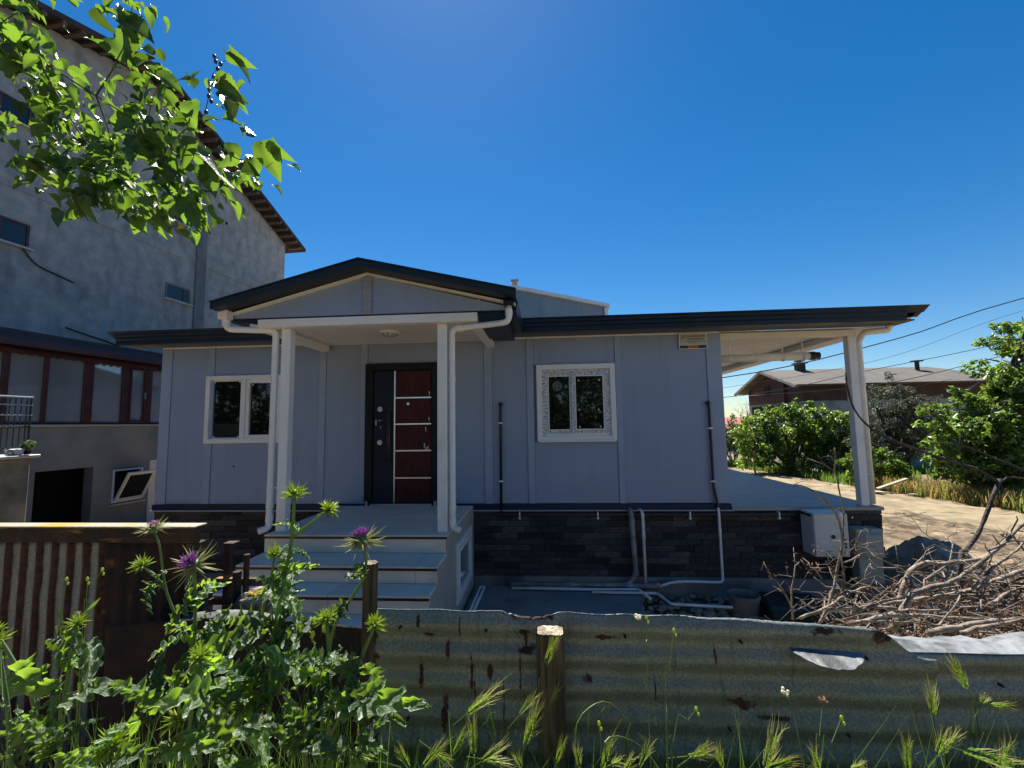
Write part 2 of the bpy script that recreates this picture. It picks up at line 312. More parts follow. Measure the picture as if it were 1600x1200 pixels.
# ------------------------------------------------------------------ mesh helpers
class MB:
    def __init__(s): s.v = []; s.f = []; s.uv = {}
    def add(s, vs, fs):
        k = len(s.v); s.v += [tuple(p) for p in vs]; s.f += [tuple(i+k for i in f) for f in fs]; return s
    def box(s, x0, x1, y0, y1, z0, z1):
        return s.add([(x0,y0,z0),(x1,y0,z0),(x1,y1,z0),(x0,y1,z0),(x0,y0,z1),(x1,y0,z1),(x1,y1,z1),(x0,y1,z1)],
                     [(0,3,2,1),(4,5,6,7),(0,1,5,4),(1,2,6,5),(2,3,7,6),(3,0,4,7)])
    def prism(s, pts, axis, a, b):
        n = len(pts)
        def P(p, t): return {'x': (t, p[0], p[1]), 'y': (p[0], t, p[1]), 'z': (p[0], p[1], t)}[axis]
        return s.add([P(p, a) for p in pts]+[P(p, b) for p in pts],
                     [tuple(range(n))[::-1], tuple(range(n, 2*n))]+[(i, (i+1) % n, n+(i+1) % n, n+i) for i in range(n)])
    def slab(s, q, t):
        """four corners + thickness along their normal (downwards)"""
        q = [Vector(p) for p in q]; nn = (q[1]-q[0]).cross(q[3]-q[0]).normalized()
        if nn.z < 0: nn = -nn
        return s.add(q+[p-nn*t for p in q], [(0,1,2,3),(7,6,5,4),(0,4,5,1),(1,5,6,2),(2,6,7,3),(3,7,4,0)])
    def tube(s, path, r, n=8, cap=True):
        path = [Vector(p) for p in path]; m = len(path)
        rs = [r]*m if isinstance(r, (int, float)) else list(r)
        k = len(s.v); up = None
        for i, p in enumerate(path):
            t = (path[min(i+1, m-1)]-path[max(i-1, 0)])
            t = t.normalized() if t.length > 1e-9 else Vector((0, 0, 1))
            if up is None:
                a = Vector((0, 0, 1)) if abs(t.z) < .9 else Vector((1, 0, 0)); up = (a-t*a.dot(t)).normalized()
            else:
                up = up-t*up.dot(t); up = up.normalized() if up.length > 1e-6 else t.orthogonal().normalized()
            o = t.cross(up)
            for j in range(n):
                an = 2*math.pi*j/n; s.v.append(tuple(p+(up*math.cos(an)+o*math.sin(an))*rs[i]))
        for i in range(m-1):
            for j in range(n):
                s.f.append((k+i*n+j, k+i*n+(j+1) % n, k+(i+1)*n+(j+1) % n, k+(i+1)*n+j))
        if cap:
            s.f.append(tuple(k+j for j in range(n))[::-1]); s.f.append(tuple(k+(m-1)*n+j for j in range(n)))
        return s
    def ball(s, c, r, nu=10, nv=6):
        if isinstance(r, (int, float)): r = (r, r, r)
        vs = [(c[0], c[1], c[2]-r[2])]
        for i in range(1, nv):
            ph = math.pi*i/nv-math.pi/2
            for j in range(nu):
                th = 2*math.pi*j/nu; vs.append((c[0]+r[0]*math.cos(ph)*math.cos(th), c[1]+r[1]*math.cos(ph)*math.sin(th), c[2]+r[2]*math.sin(ph)))
        vs.append((c[0], c[1], c[2]+r[2])); fs = []
        for j in range(nu): fs.append((0, 1+(j+1) % nu, 1+j))
        for i in range(nv-2):
            for j in range(nu): fs.append((1+i*nu+j, 1+i*nu+(j+1) % nu, 1+(i+1)*nu+(j+1) % nu, 1+(i+1)*nu+j))
        e = len(vs)-1
        for j in range(nu): fs.append((e, 1+(nv-2)*nu+j, 1+(nv-2)*nu+(j+1) % nu))
        return s.add(vs, fs)
    def frame(s, x0, x1, z0, z1, w, y0, y1, wb=None, wt=None):
        """rectangular frame in the XZ plane"""
        wb = w if wb is None else wb; wt = w if wt is None else wt
        s.box(x0, x0+w, y0, y1, z0, z1); s.box(x1-w, x1, y0, y1, z0, z1)
        s.box(x0+w, x1-w, y0, y1, z0, z0+wb); return s.box(x0+w, x1-w, y0, y1, z1-wt, z1)
    def mesh(s, name, bevel=0, smooth=False, fix=True):
        me = bpy.data.meshes.new(name); me.from_pydata(s.v, [], s.f)
        if fix or bevel:
            bm = bmesh.new(); bm.from_mesh(me)
            if fix: bmesh.ops.recalc_face_normals(bm, faces=bm.faces)
            if bevel: bmesh.ops.bevel(bm, geom=bm.edges[:], offset=bevel, segments=1, affect='EDGES', clamp_overlap=True)
            bm.to_mesh(me); bm.free()
        if smooth:
            me.polygons.foreach_set('use_smooth', [True]*len(me.polygons))
        return me
    def build(s, name, m, parent=None, bevel=0, smooth=False, local=False, fix=True):
        if parent is not None and not local:
            o = wloc(parent); s.v = [(p[0]-o.x, p[1]-o.y, p[2]-o.z) for p in s.v]
        me = s.mesh(name, bevel, smooth, fix); me.materials.append(m)
        return link(name, me, parent)
def wloc(o):
    v = Vector((0, 0, 0))
    while o is not None: v += o.location; o = o.parent
    return v
def link(name, me, parent=None):
    o = bpy.data.objects.new(name, me); C.objects.link(o)
    if parent is not None: o.parent = parent
    return o
def thing(name, label, cat, loc=(0, 0, 0), group=None, rz=0):
    o = bpy.data.objects.new(name, None); C.objects.link(o); o.location = loc; o.rotation_euler = (0, 0, rz); o.empty_display_size = .1
    return tag(o, label, cat, group)
def tag(o, label, cat, group=None):
    o['label'] = label; o['category'] = cat
    if group: o['group'] = group
    return o
def kind(o, k): o['kind'] = k; return o
def fillet(path, r, n=4):
    P = [Vector(p) for p in path]; out = [P[0]]
    for i in range(1, len(P)-1):
        a, b, c = P[i-1], P[i], P[i+1]; d1 = (a-b); d2 = (c-b)
        k = min(r, d1.length*.45, d2.length*.45); p0 = b+d1.normalized()*k; p2 = b+d2.normalized()*k
        for j in range(n+1):
            t = j/n; out.append(p0*(1-t)**2+b*2*t*(1-t)+p2*t*t)
    out.append(P[-1]); return out
def resample(path, step):
    P = [Vector(p) for p in path]; out = []
    n = len(P)
    for i in range(n-1):
        p0 = P[max(i-1, 0)]; p1 = P[i]; p2 = P[i+1]; p3 = P[min(i+2, n-1)]
        k = max(1, int((p2-p1).length/step))
        for j in range(k):
            t = j/k; t2 = t*t; t3 = t2*t
            out.append(.5*((2*p1)+(p2-p0)*t+(2*p0-5*p1+4*p2-p3)*t2+(3*p1-p0-3*p2+p3)*t3))
    out.append(P[-1]); return out

# ------ world positions of plants, branches and pipes (metres)
PIPES_WHITE = [[(-0.968, -1.058, -1.055), (-0.955, -0.197, -1.055), (-0.901, -0.195, -1.055), (-0.924, -1.092, -1.055)], [(0.572, -0.336, -1.055), (1.426, -0.353, -1.055), (1.51, -0.704, -1.055), (2.221, -0.774, -1.055)], [(-0.513, -0.231, -1.055), (0.581, -0.243, -1.055), (1.211, -0.223, -1.055), (1.297, -0.55, -1.055)]]
THISTLES = {'A': ([(-1.069, -5.225, 0.156), (-1.061, -5.243, 0.362), (-1.044, -5.262, 0.587), (-1.04, -5.278, 0.766), (-1.041, -5.282, 0.805)], 'purple'), 'A2': ([(-1.149, -5.142, 0.51), (-1.224, -5.163, 0.675), (-1.247, -5.179, 0.839), (-1.264, -5.185, 0.889)], 'pink'), 'A3': ([(-1.231, -5.165, 0.696), (-1.267, -5.172, 0.743), (-1.304, -5.177, 0.771)], 'bud'), 'B': ([(-0.813, -5.26, 0.193), (-0.78, -5.295, 0.608), (-0.744, -5.309, 0.788), (-0.723, -5.317, 0.896), (-0.713, -5.327, 1.018)], 'green'), 'B2': ([(-0.723, -5.317, 0.896), (-0.67, -5.316, 0.934), (-0.618, -5.316, 0.973)], 'bud'), 'B3': ([(-0.784, -5.281, 0.671), (-0.794, -5.292, 0.782), (-0.783, -5.296, 0.844)], 'bud'), 'C': ([(-0.711, -5.149, 0.168), (-0.686, -5.168, 0.402), (-0.658, -5.184, 0.596), (-0.561, -5.191, 0.75), (-0.567, -5.201, 0.856)], 'purpletop'), 'D': ([(-0.612, -5.299, 0.231), (-0.604, -5.315, 0.422), (-0.6, -5.328, 0.56), (-0.605, -5.34, 0.688)], 'bud'), 'E': ([(-0.622, -5.321, 0.248), (-0.567, -5.334, 0.434), (-0.513, -5.342, 0.57), (-0.466, -5.348, 0.678)], 'bud'), 'F': ([(-1.367, -5.331, 0.191), (-1.347, -5.352, 0.437), (-1.32, -5.362, 0.578), (-1.302, -5.37, 0.676)], 'star'), 'G': ([(-0.883, -5.424, 0.286), (-0.869, -5.441, 0.476), (-0.87, -5.456, 0.641)], 'bud'), 'H': ([(-0.585, -5.455, 0.308), (-0.586, -5.464, 0.414), (-0.59, -5.473, 0.511)], 'bud'), 'I': ([(-1.006, -5.538, 0.329), (-0.996, -5.544, 0.401), (-0.991, -5.552, 0.495)], 'bigstar'), 'J': ([(-0.882, -5.473, 0.267), (-0.884, -5.484, 0.389), (-0.886, -5.496, 0.516)], 'star'), 'K': ([(-0.791, -5.467, 0.281), (-0.78, -5.479, 0.417), (-0.774, -5.49, 0.548)], 'bud'), 'L': ([(-1.513, -5.255, 0.126), (-1.522, -5.281, 0.407), (-1.579, -5.298, 0.539), (-1.633, -5.309, 0.625)], 'bud'), 'M': ([(-1.403, -5.405, 0.201), (-1.411, -5.42, 0.368), (-1.413, -5.431, 0.484), (-1.436, -5.45, 0.667)], 'bud')}
BIG_LEAVES = [((-1.052, -5.263, 0.588), (-1.084, -5.369, 0.62), 0), ((-1.052, -5.261, 0.569), (-0.995, -5.224, 0.654), 1), ((-1.046, -5.269, 0.663), (-0.957, -5.294, 0.781), 2), ((-1.033, -5.291, 0.689), (-1.048, -5.37, 0.662), 3), ((-1.041, -5.275, 0.728), (-1.008, -5.213, 0.744), 4), ((-1.229, -5.189, 0.734), (-1.303, -5.184, 0.623), 5), ((-1.014, -5.299, 0.467), (-1.103, -5.373, 0.539), 0), ((-0.974, -5.348, 0.479), (-1.244, -5.28, 0.397), 1), ((-1.014, -5.303, 0.503), (-0.843, -5.281, 0.626), 2), ((-0.975, -5.346, 0.462), (-0.807, -5.381, 0.535), 3), ((-0.918, -5.42, 0.431), (-0.964, -5.526, 0.458), 4), ((-0.776, -5.297, 0.635), (-0.958, -5.274, 0.675), 5), ((-0.789, -5.275, 0.598), (-0.648, -5.291, 0.678), 0), ((-0.745, -5.345, 0.632), (-0.842, -5.435, 0.656), 1), ((-0.784, -5.27, 0.667), (-0.686, -5.196, 0.591), 2), ((-0.754, -5.309, 0.788), (-0.837, -5.311, 0.735), 3), ((-0.755, -5.309, 0.779), (-0.649, -5.367, 0.841), 4), ((-0.739, -5.32, 0.809), (-0.798, -5.233, 0.688), 5), ((-0.731, -5.316, 0.878), (-0.673, -5.287, 0.835), 0), ((-0.755, -5.305, 0.743), (-0.791, -5.354, 0.811), 1), ((-0.769, -5.293, 0.712), (-0.643, -5.386, 0.725), 2), ((-0.747, -5.339, 0.562), (-0.897, -5.308, 0.543), 3), ((-0.734, -5.386, 0.54), (-0.869, -5.413, 0.505), 4), ((-0.756, -5.336, 0.528), (-0.632, -5.417, 0.637), 5), ((-0.703, -5.432, 0.521), (-0.894, -5.375, 0.402), 0), ((-0.703, -5.431, 0.505), (-0.894, -5.445, 0.5), 1), ((-0.601, -5.328, 0.56), (-0.676, -5.399, 0.624), 2), ((-0.602, -5.326, 0.543), (-0.592, -5.249, 0.59), 3), ((-0.601, -5.321, 0.491), (-0.716, -5.312, 0.516), 4), ((-0.578, -5.37, 0.487), (-0.38, -5.397, 0.502), 5), ((-0.579, -5.368, 0.471), (-0.337, -5.459, 0.562), 0), ((-0.607, -5.32, 0.474), (-0.504, -5.273, 0.483), 1), ((-0.571, -5.398, 0.474), (-0.671, -5.428, 0.505), 2), ((-0.561, -5.416, 0.455), (-0.447, -5.49, 0.479), 3), ((-0.544, -5.465, 0.459), (-0.696, -5.409, 0.386), 4), ((-0.575, -5.318, 0.473), (-0.47, -5.315, 0.523), 5), ((-0.526, -5.37, 0.536), (-0.462, -5.418, 0.445), 0), ((-0.513, -5.342, 0.57), (-0.477, -5.247, 0.444), 1), ((-0.638, -5.234, 0.609), (-0.723, -5.224, 0.649), 2), ((-0.599, -5.237, 0.674), (-0.655, -5.277, 0.628), 3), ((-0.56, -5.212, 0.757), (-0.555, -5.317, 0.818), 4), ((-1.343, -5.356, 0.49), (-1.459, -5.326, 0.504), 5), ((-1.333, -5.36, 0.543), (-1.232, -5.378, 0.596), 0), ((-1.301, -5.384, 0.606), (-1.134, -5.452, 0.612), 1), ((-1.319, -5.366, 0.613), (-1.461, -5.316, 0.622), 2), ((-1.325, -5.371, 0.45), (-1.146, -5.367, 0.551), 3), ((-1.243, -5.444, 0.436), (-1.291, -5.516, 0.525), 4), ((-1.221, -5.463, 0.434), (-1.163, -5.382, 0.478), 5), ((-1.171, -5.51, 0.439), (-1.29, -5.495, 0.395), 0), ((-0.87, -5.445, 0.524), (-0.906, -5.496, 0.611), 1), ((-0.868, -5.443, 0.508), (-0.71, -5.542, 0.613), 2), ((-0.83, -5.49, 0.494), (-0.966, -5.456, 0.453), 3), ((-0.83, -5.488, 0.479), (-0.704, -5.503, 0.521), 4), ((-0.887, -5.431, 0.576), (-0.858, -5.517, 0.659), 5), ((-0.885, -5.432, 0.592), (-0.879, -5.371, 0.592), 0), ((-0.572, -5.497, 0.452), (-0.639, -5.505, 0.482), 1), ((-0.569, -5.495, 0.437), (-0.449, -5.553, 0.509), 2), ((-0.589, -5.469, 0.46), (-0.593, -5.387, 0.443), 3), ((-0.975, -5.568, 0.46), (-1.075, -5.556, 0.475), 4), ((-0.972, -5.567, 0.46), (-0.854, -5.605, 0.53), 5), ((-0.916, -5.625, 0.479), (-0.918, -5.733, 0.548), 0), ((-0.913, -5.624, 0.465), (-0.839, -5.577, 0.452), 1), ((-0.841, -5.537, 0.456), (-0.897, -5.566, 0.508), 2), ((-0.841, -5.536, 0.442), (-0.703, -5.617, 0.555), 3), ((-0.754, -5.513, 0.484), (-0.722, -5.452, 0.503), 4), ((-0.74, -5.531, 0.469), (-0.807, -5.539, 0.499), 5), ((-0.728, -5.549, 0.456), (-0.59, -5.605, 0.514), 0), ((-0.706, -5.579, 0.465), (-0.855, -5.503, 0.397), 1), ((-0.624, -5.574, 0.478), (-0.553, -5.545, 0.44), 2), ((-0.61, -5.574, 0.491), (-0.65, -5.617, 0.496), 3), ((-1.408, -5.379, 0.469), (-1.402, -5.487, 0.548), 4), ((-1.382, -5.394, 0.43), (-1.326, -5.35, 0.437), 5), ((-1.289, -5.469, 0.451), (-1.348, -5.491, 0.419), 0), ((-1.519, -5.344, 0.547), (-1.355, -5.41, 0.521), 1), ((-1.287, -5.521, 0.471), (-1.29, -5.453, 0.38), 2), ((-1.219, -5.567, 0.477), (-1.292, -5.571, 0.463), 3), ((-0.476, -5.457, 0.428), (-0.362, -5.517, 0.514), 4), ((-0.469, -5.508, 0.436), (-0.413, -5.417, 0.373), 5), ((-0.995, -5.6, 0.47), (-1.127, -5.591, 0.484), 0), ((-0.96, -5.546, 0.458), (-0.989, -5.597, 0.545), 1), ((-0.698, -5.532, 0.512), (-0.551, -5.625, 0.554), 2), ((-1.008, -5.43, 0.465), (-1.126, -5.403, 0.523), 3), ((-1.035, -5.372, 0.476), (-1.159, -5.409, 0.557), 4), ((-0.886, -5.348, 0.547), (-0.906, -5.44, 0.657), 5), ((-0.792, -5.389, 0.524), (-0.928, -5.34, 0.542), 0), ((-0.667, -5.349, 0.521), (-0.769, -5.361, 0.574), 1), ((-0.645, -5.444, 0.47), (-0.696, -5.516, 0.557), 2)]
MULBERRY_TWIGS = [([(-4.225, -4.54, 3.335), (-3.392, -4.626, 3.3), (-2.921, -4.636, 3.243), (-2.535, -4.643, 3.086), (-2.196, -4.649, 2.866), (-1.946, -4.615, 2.703), (-1.726, -4.588, 2.579), (-1.439, -4.608, 2.482), (-1.26, -4.644, 2.468)], 0.016), ([(-2.535, -4.643, 3.086), (-2.213, -4.679, 2.627), (-1.954, -4.686, 2.363), (-1.768, -4.663, 2.27), (-1.58, -4.691, 2.168)], 0.009), ([(-2.196, -4.649, 2.866), (-2.048, -4.66, 3.117), (-1.987, -4.685, 3.434)], 0.008), ([(-1.726, -4.588, 2.579), (-1.651, -4.602, 2.794), (-1.612, -4.615, 2.968), (-1.55, -4.616, 3.033)], 0.006), ([(-2.213, -4.679, 2.627), (-2.285, -4.723, 2.505), (-2.383, -4.727, 2.467)], 0.005), ([(-1.954, -4.686, 2.363), (-2.056, -4.739, 2.315), (-2.129, -4.789, 2.249)], 0.005), ([(-2.535, -4.643, 3.086), (-2.604, -4.703, 3.126), (-2.73, -4.715, 3.16)], 0.006), ([(-2.196, -4.649, 2.866), (-2.234, -4.541, 2.757), (-2.188, -4.521, 2.574), (-2.06, -4.49, 2.34)], 0.006), ([(-2.535, -4.643, 3.086), (-2.602, -4.535, 2.949), (-2.539, -4.468, 2.811)], 0.006), ([(-2.921, -4.636, 3.243), (-2.767, -4.548, 3.507), (-2.625, -4.55, 3.644)], 0.006), ([(-3.32, -4.667, 3.256), (-2.994, -4.615, 2.952), (-2.692, -4.675, 2.746)], 0.006), ([(-1.946, -4.615, 2.703), (-1.997, -4.54, 2.936), (-1.911, -4.545, 3.068)], 0.005), ([(-1.946, -4.615, 2.703), (-1.764, -4.679, 2.445), (-1.682, -4.662, 2.329)], 0.005), ([(-1.726, -4.588, 2.579), (-1.513, -4.658, 2.417), (-1.424, -4.643, 2.325)], 0.004)]
MULBERRY_LEAVES = [((-1.904, -4.703, 2.59), (-1.713, -4.726, 2.451)), ((-1.651, -4.731, 2.554), (-1.61, -4.696, 2.426)), ((-1.796, -4.7, 2.649), (-1.775, -4.697, 2.521)), ((-1.556, -4.669, 2.509), (-1.546, -4.69, 2.306)), ((-1.51, -4.669, 2.538), (-1.513, -4.63, 2.44)), ((-1.464, -4.667, 2.553), (-1.421, -4.654, 2.446)), ((-1.357, -4.699, 2.446), (-1.295, -4.715, 2.339)), ((-1.281, -4.7, 2.519), (-1.22, -4.641, 2.362)), ((-1.237, -4.698, 2.533), (-1.18, -4.674, 2.425)), ((-1.327, -4.698, 2.46), (-1.287, -4.706, 2.351)), ((-1.555, -4.653, 2.881), (-1.404, -4.684, 2.791)), ((-1.505, -4.662, 3.02), (-1.374, -4.625, 2.947)), ((-1.489, -4.662, 3.035), (-1.407, -4.657, 2.939)), ((-1.525, -4.645, 2.818), (-1.432, -4.667, 2.69)), ((-1.557, -4.643, 2.772), (-1.541, -4.614, 2.793)), ((-1.679, -4.662, 2.883), (-1.661, -4.67, 2.982)), ((-1.685, -4.664, 2.898), (-1.771, -4.701, 2.898)), ((-1.388, -4.665, 2.597), (-1.397, -4.635, 2.701)), ((-1.417, -4.67, 2.628), (-1.395, -4.654, 2.586)), ((-1.54, -4.649, 2.849), (-1.418, -4.657, 2.817)), ((-2.061, -4.673, 3.245), (-1.86, -4.7, 3.149)), ((-2.044, -4.675, 3.276), (-1.981, -4.63, 3.063)), ((-2.155, -4.683, 3.278), (-2.018, -4.685, 3.298)), ((-2.095, -4.667, 3.15), (-1.982, -4.683, 2.973)), ((-2.187, -4.687, 3.294), (-2.155, -4.645, 3.193)), ((-2.074, -4.686, 3.372), (-2.187, -4.685, 3.278)), ((-2.282, -4.695, 3.312), (-2.312, -4.731, 3.346)), ((-2.524, -4.699, 3.157), (-2.716, -4.672, 3.146)), ((-2.492, -4.698, 3.172), (-2.598, -4.701, 3.23)), ((-2.685, -4.634, 3.412), (-2.596, -4.644, 3.375)), ((-2.174, -4.75, 2.34), (-2.148, -4.804, 2.399)), ((-2.203, -4.758, 2.4), (-2.386, -4.762, 2.518)), ((-2.202, -4.759, 2.415), (-2.208, -4.763, 2.341)), ((-2.247, -4.763, 2.424), (-2.306, -4.801, 2.35)), ((-2.064, -4.787, 2.283), (-2.171, -4.757, 2.197)), ((-2.036, -4.782, 2.253), (-2.067, -4.774, 2.138)), ((-1.978, -4.781, 2.281), (-1.964, -4.801, 2.18)), ((-1.614, -4.7, 2.243), (-1.572, -4.649, 2.156)), ((-1.672, -4.707, 2.273), (-1.563, -4.681, 2.187)), ((-1.791, -4.713, 2.245), (-1.792, -4.719, 2.089)), ((-1.748, -4.707, 2.215), (-1.715, -4.745, 2.104)), ((-1.879, -4.677, 2.332), (-1.859, -4.648, 2.244)), ((-2.06, -4.696, 2.395), (-2.099, -4.695, 2.24)), ((-2.375, -4.734, 2.552), (-2.389, -4.774, 2.533)), ((-2.554, -4.759, 2.676), (-2.561, -4.726, 2.641)), ((-2.554, -4.759, 2.676), (-2.54, -4.756, 2.658)), ((-1.908, -4.635, 2.956), (-1.726, -4.647, 2.899)), ((-1.683, -4.648, 2.728), (-1.808, -4.623, 2.789)), ((-1.621, -4.641, 2.696), (-1.55, -4.629, 2.739)), ((-1.506, -4.662, 2.689), (-1.425, -4.675, 2.683)), ((-1.681, -4.654, 2.79), (-1.66, -4.688, 2.632)), ((-2.002, -4.648, 3.021), (-1.938, -4.632, 3.117)), ((-1.588, -4.666, 2.449), (-1.539, -4.659, 2.297)), ((-1.754, -4.682, 2.482), (-1.715, -4.703, 2.309)), ((-1.957, -4.675, 2.242), (-2.017, -4.645, 2.196)), ((-2.344, -4.736, 2.597), (-2.409, -4.746, 2.659))]
BERRIES = [(-1.609, -4.613, 2.952), (-1.589, -4.615, 2.99), (-1.566, -4.625, 3.006), (-1.623, -4.611, 2.92), (-1.582, -4.628, 2.92), (-1.637, -4.606, 2.857), (-1.625, -4.603, 2.831), (-1.651, -4.6, 2.778), (-1.604, -4.622, 3.053), (-1.633, -4.609, 2.889), (-1.587, -4.612, 2.961), (-1.598, -4.619, 3.028)]
BARLEY = [((-0.23, -5.288, 0.424), (-0.155, -5.288, 0.484)), ((-0.204, -5.329, 0.349), (-0.207, -5.337, 0.432)), ((-0.178, -5.38, 0.37), (-0.125, -5.379, 0.404)), ((-0.256, -5.334, 0.358), (-0.23, -5.337, 0.407)), ((-0.292, -5.39, 0.394), (-0.261, -5.386, 0.371)), ((-0.165, -5.379, 0.374), (-0.118, -5.375, 0.366)), ((-0.076, -5.268, 0.335), (-0.044, -5.274, 0.427)), ((-0.091, -5.224, 0.386), (-0.049, -5.225, 0.434)), ((-0.006, -5.167, 0.384), (0.02, -5.169, 0.43)), ((-0.017, -5.157, 0.485), (0.015, -5.161, 0.561)), ((-0.075, -5.424, 0.391), (-0.088, -5.428, 0.419)), ((0.168, -5.405, 0.38), (0.188, -5.407, 0.414)), ((0.335, -5.342, 0.375), (0.391, -5.338, 0.38)), ((0.549, -5.269, 0.296), (0.58, -5.275, 0.39)), ((0.53, -5.325, 0.343), (0.594, -5.322, 0.364)), ((0.883, -5.297, 0.33), (0.88, -5.304, 0.401)), ((1.077, -5.135, 0.362), (1.072, -5.142, 0.44)), ((1.22, -5.078, 0.411), (1.182, -5.088, 0.487)), ((0.955, -5.295, 0.368), (0.973, -5.299, 0.423)), ((0.963, -5.295, 0.371), (1.004, -5.296, 0.418)), ((0.931, -5.406, 0.452), (1.049, -5.393, 0.413)), ((1.215, -5.128, 0.396), (1.227, -5.128, 0.414)), ((1.239, -5.126, 0.396), (1.293, -5.121, 0.388)), ((-0.408, -5.451, 0.412), (-0.461, -5.456, 0.428)), ((0.131, -5.463, 0.434), (0.153, -5.463, 0.444)), ((0.351, -5.341, 0.378), (0.384, -5.341, 0.401)), ((-0.772, -5.533, 0.463), (-0.73, -5.533, 0.498)), ((0.639, -5.478, 0.455), (0.667, -5.476, 0.463)), ((-0.325, -5.389, 0.356), (-0.276, -5.391, 0.411)), ((0.065, -5.36, 0.35), (0.058, -5.365, 0.401)), ((0.126, -5.301, 0.31), (0.152, -5.305, 0.376)), ((0.216, -5.348, 0.348), (0.241, -5.352, 0.403)), ((-0.357, -5.392, 0.357), (-0.379, -5.398, 0.405)), ((0.01, -5.312, 0.329), (0.028, -5.315, 0.378)), ((0.422, -5.333, 0.345), (0.407, -5.338, 0.393)), ((0.63, -5.37, 0.373), (0.616, -5.376, 0.423)), ((1.055, -5.338, 0.366), (1.079, -5.342, 0.426))]
WEEDS = [([(0.297, -5.288, 0.308), (0.309, -5.251, 0.459), (0.284, -5.24, 0.535), (0.264, -5.216, 0.591), (0.253, -5.192, 0.647)], 'white'), ([(0.309, -5.252, 0.468), (0.319, -5.257, 0.528), (0.329, -5.262, 0.598), (0.335, -5.266, 0.641)], 'bud'), ([(0.296, -5.347, 0.394), (0.344, -5.328, 0.452), (0.365, -5.329, 0.479)], 'bud'), ([(0.634, -5.371, 0.38), (0.662, -5.374, 0.44), (0.686, -5.378, 0.498)], 'bud'), ([(0.623, -5.319, 0.357), (0.621, -5.304, 0.407), (0.622, -5.288, 0.459), (0.607, -5.272, 0.496)], 'white'), ([(0.654, -5.315, 0.341), (0.676, -5.299, 0.406), (0.705, -5.273, 0.476)], 'seed'), ([(0.261, -5.259, 0.512), (0.266, -5.247, 0.606), (0.27, -5.232, 0.659)], 'bud'), ([(-1.439, -5.282, 0.481), (-1.451, -5.281, 0.679), (-1.459, -5.268, 0.758)], 'bud'), ([(-1.371, -5.285, 0.574), (-1.37, -5.278, 0.716), (-1.35, -5.263, 0.785)], 'bud'), ([(-1.374, -5.289, 0.611), (-1.37, -5.287, 0.701), (-1.375, -5.283, 0.764)], 'bud'), ([(-1.234, -5.568, 0.477), (-1.302, -5.532, 0.577), (-1.367, -5.495, 0.674)], 'bud'), ([(0.115, -5.411, 0.396), (0.113, -5.417, 0.464), (0.111, -5.42, 0.494)], 'bud')]
ARCS = [[(0.057, -5.36, 0.35), (0.065, -5.317, 0.428), (0.116, -5.285, 0.458), (0.161, -5.261, 0.446), (0.212, -5.252, 0.391)], [(-0.277, -5.386, 0.356), (-0.213, -5.335, 0.399), (-0.175, -5.305, 0.437), (-0.152, -5.282, 0.427)], [(-0.184, -5.235, 0.436), (-0.159, -5.223, 0.327)], [(0.13, -5.409, 0.388), (0.127, -5.382, 0.427), (0.162, -5.36, 0.428), (0.217, -5.353, 0.403), (0.251, -5.4, 0.386)]]
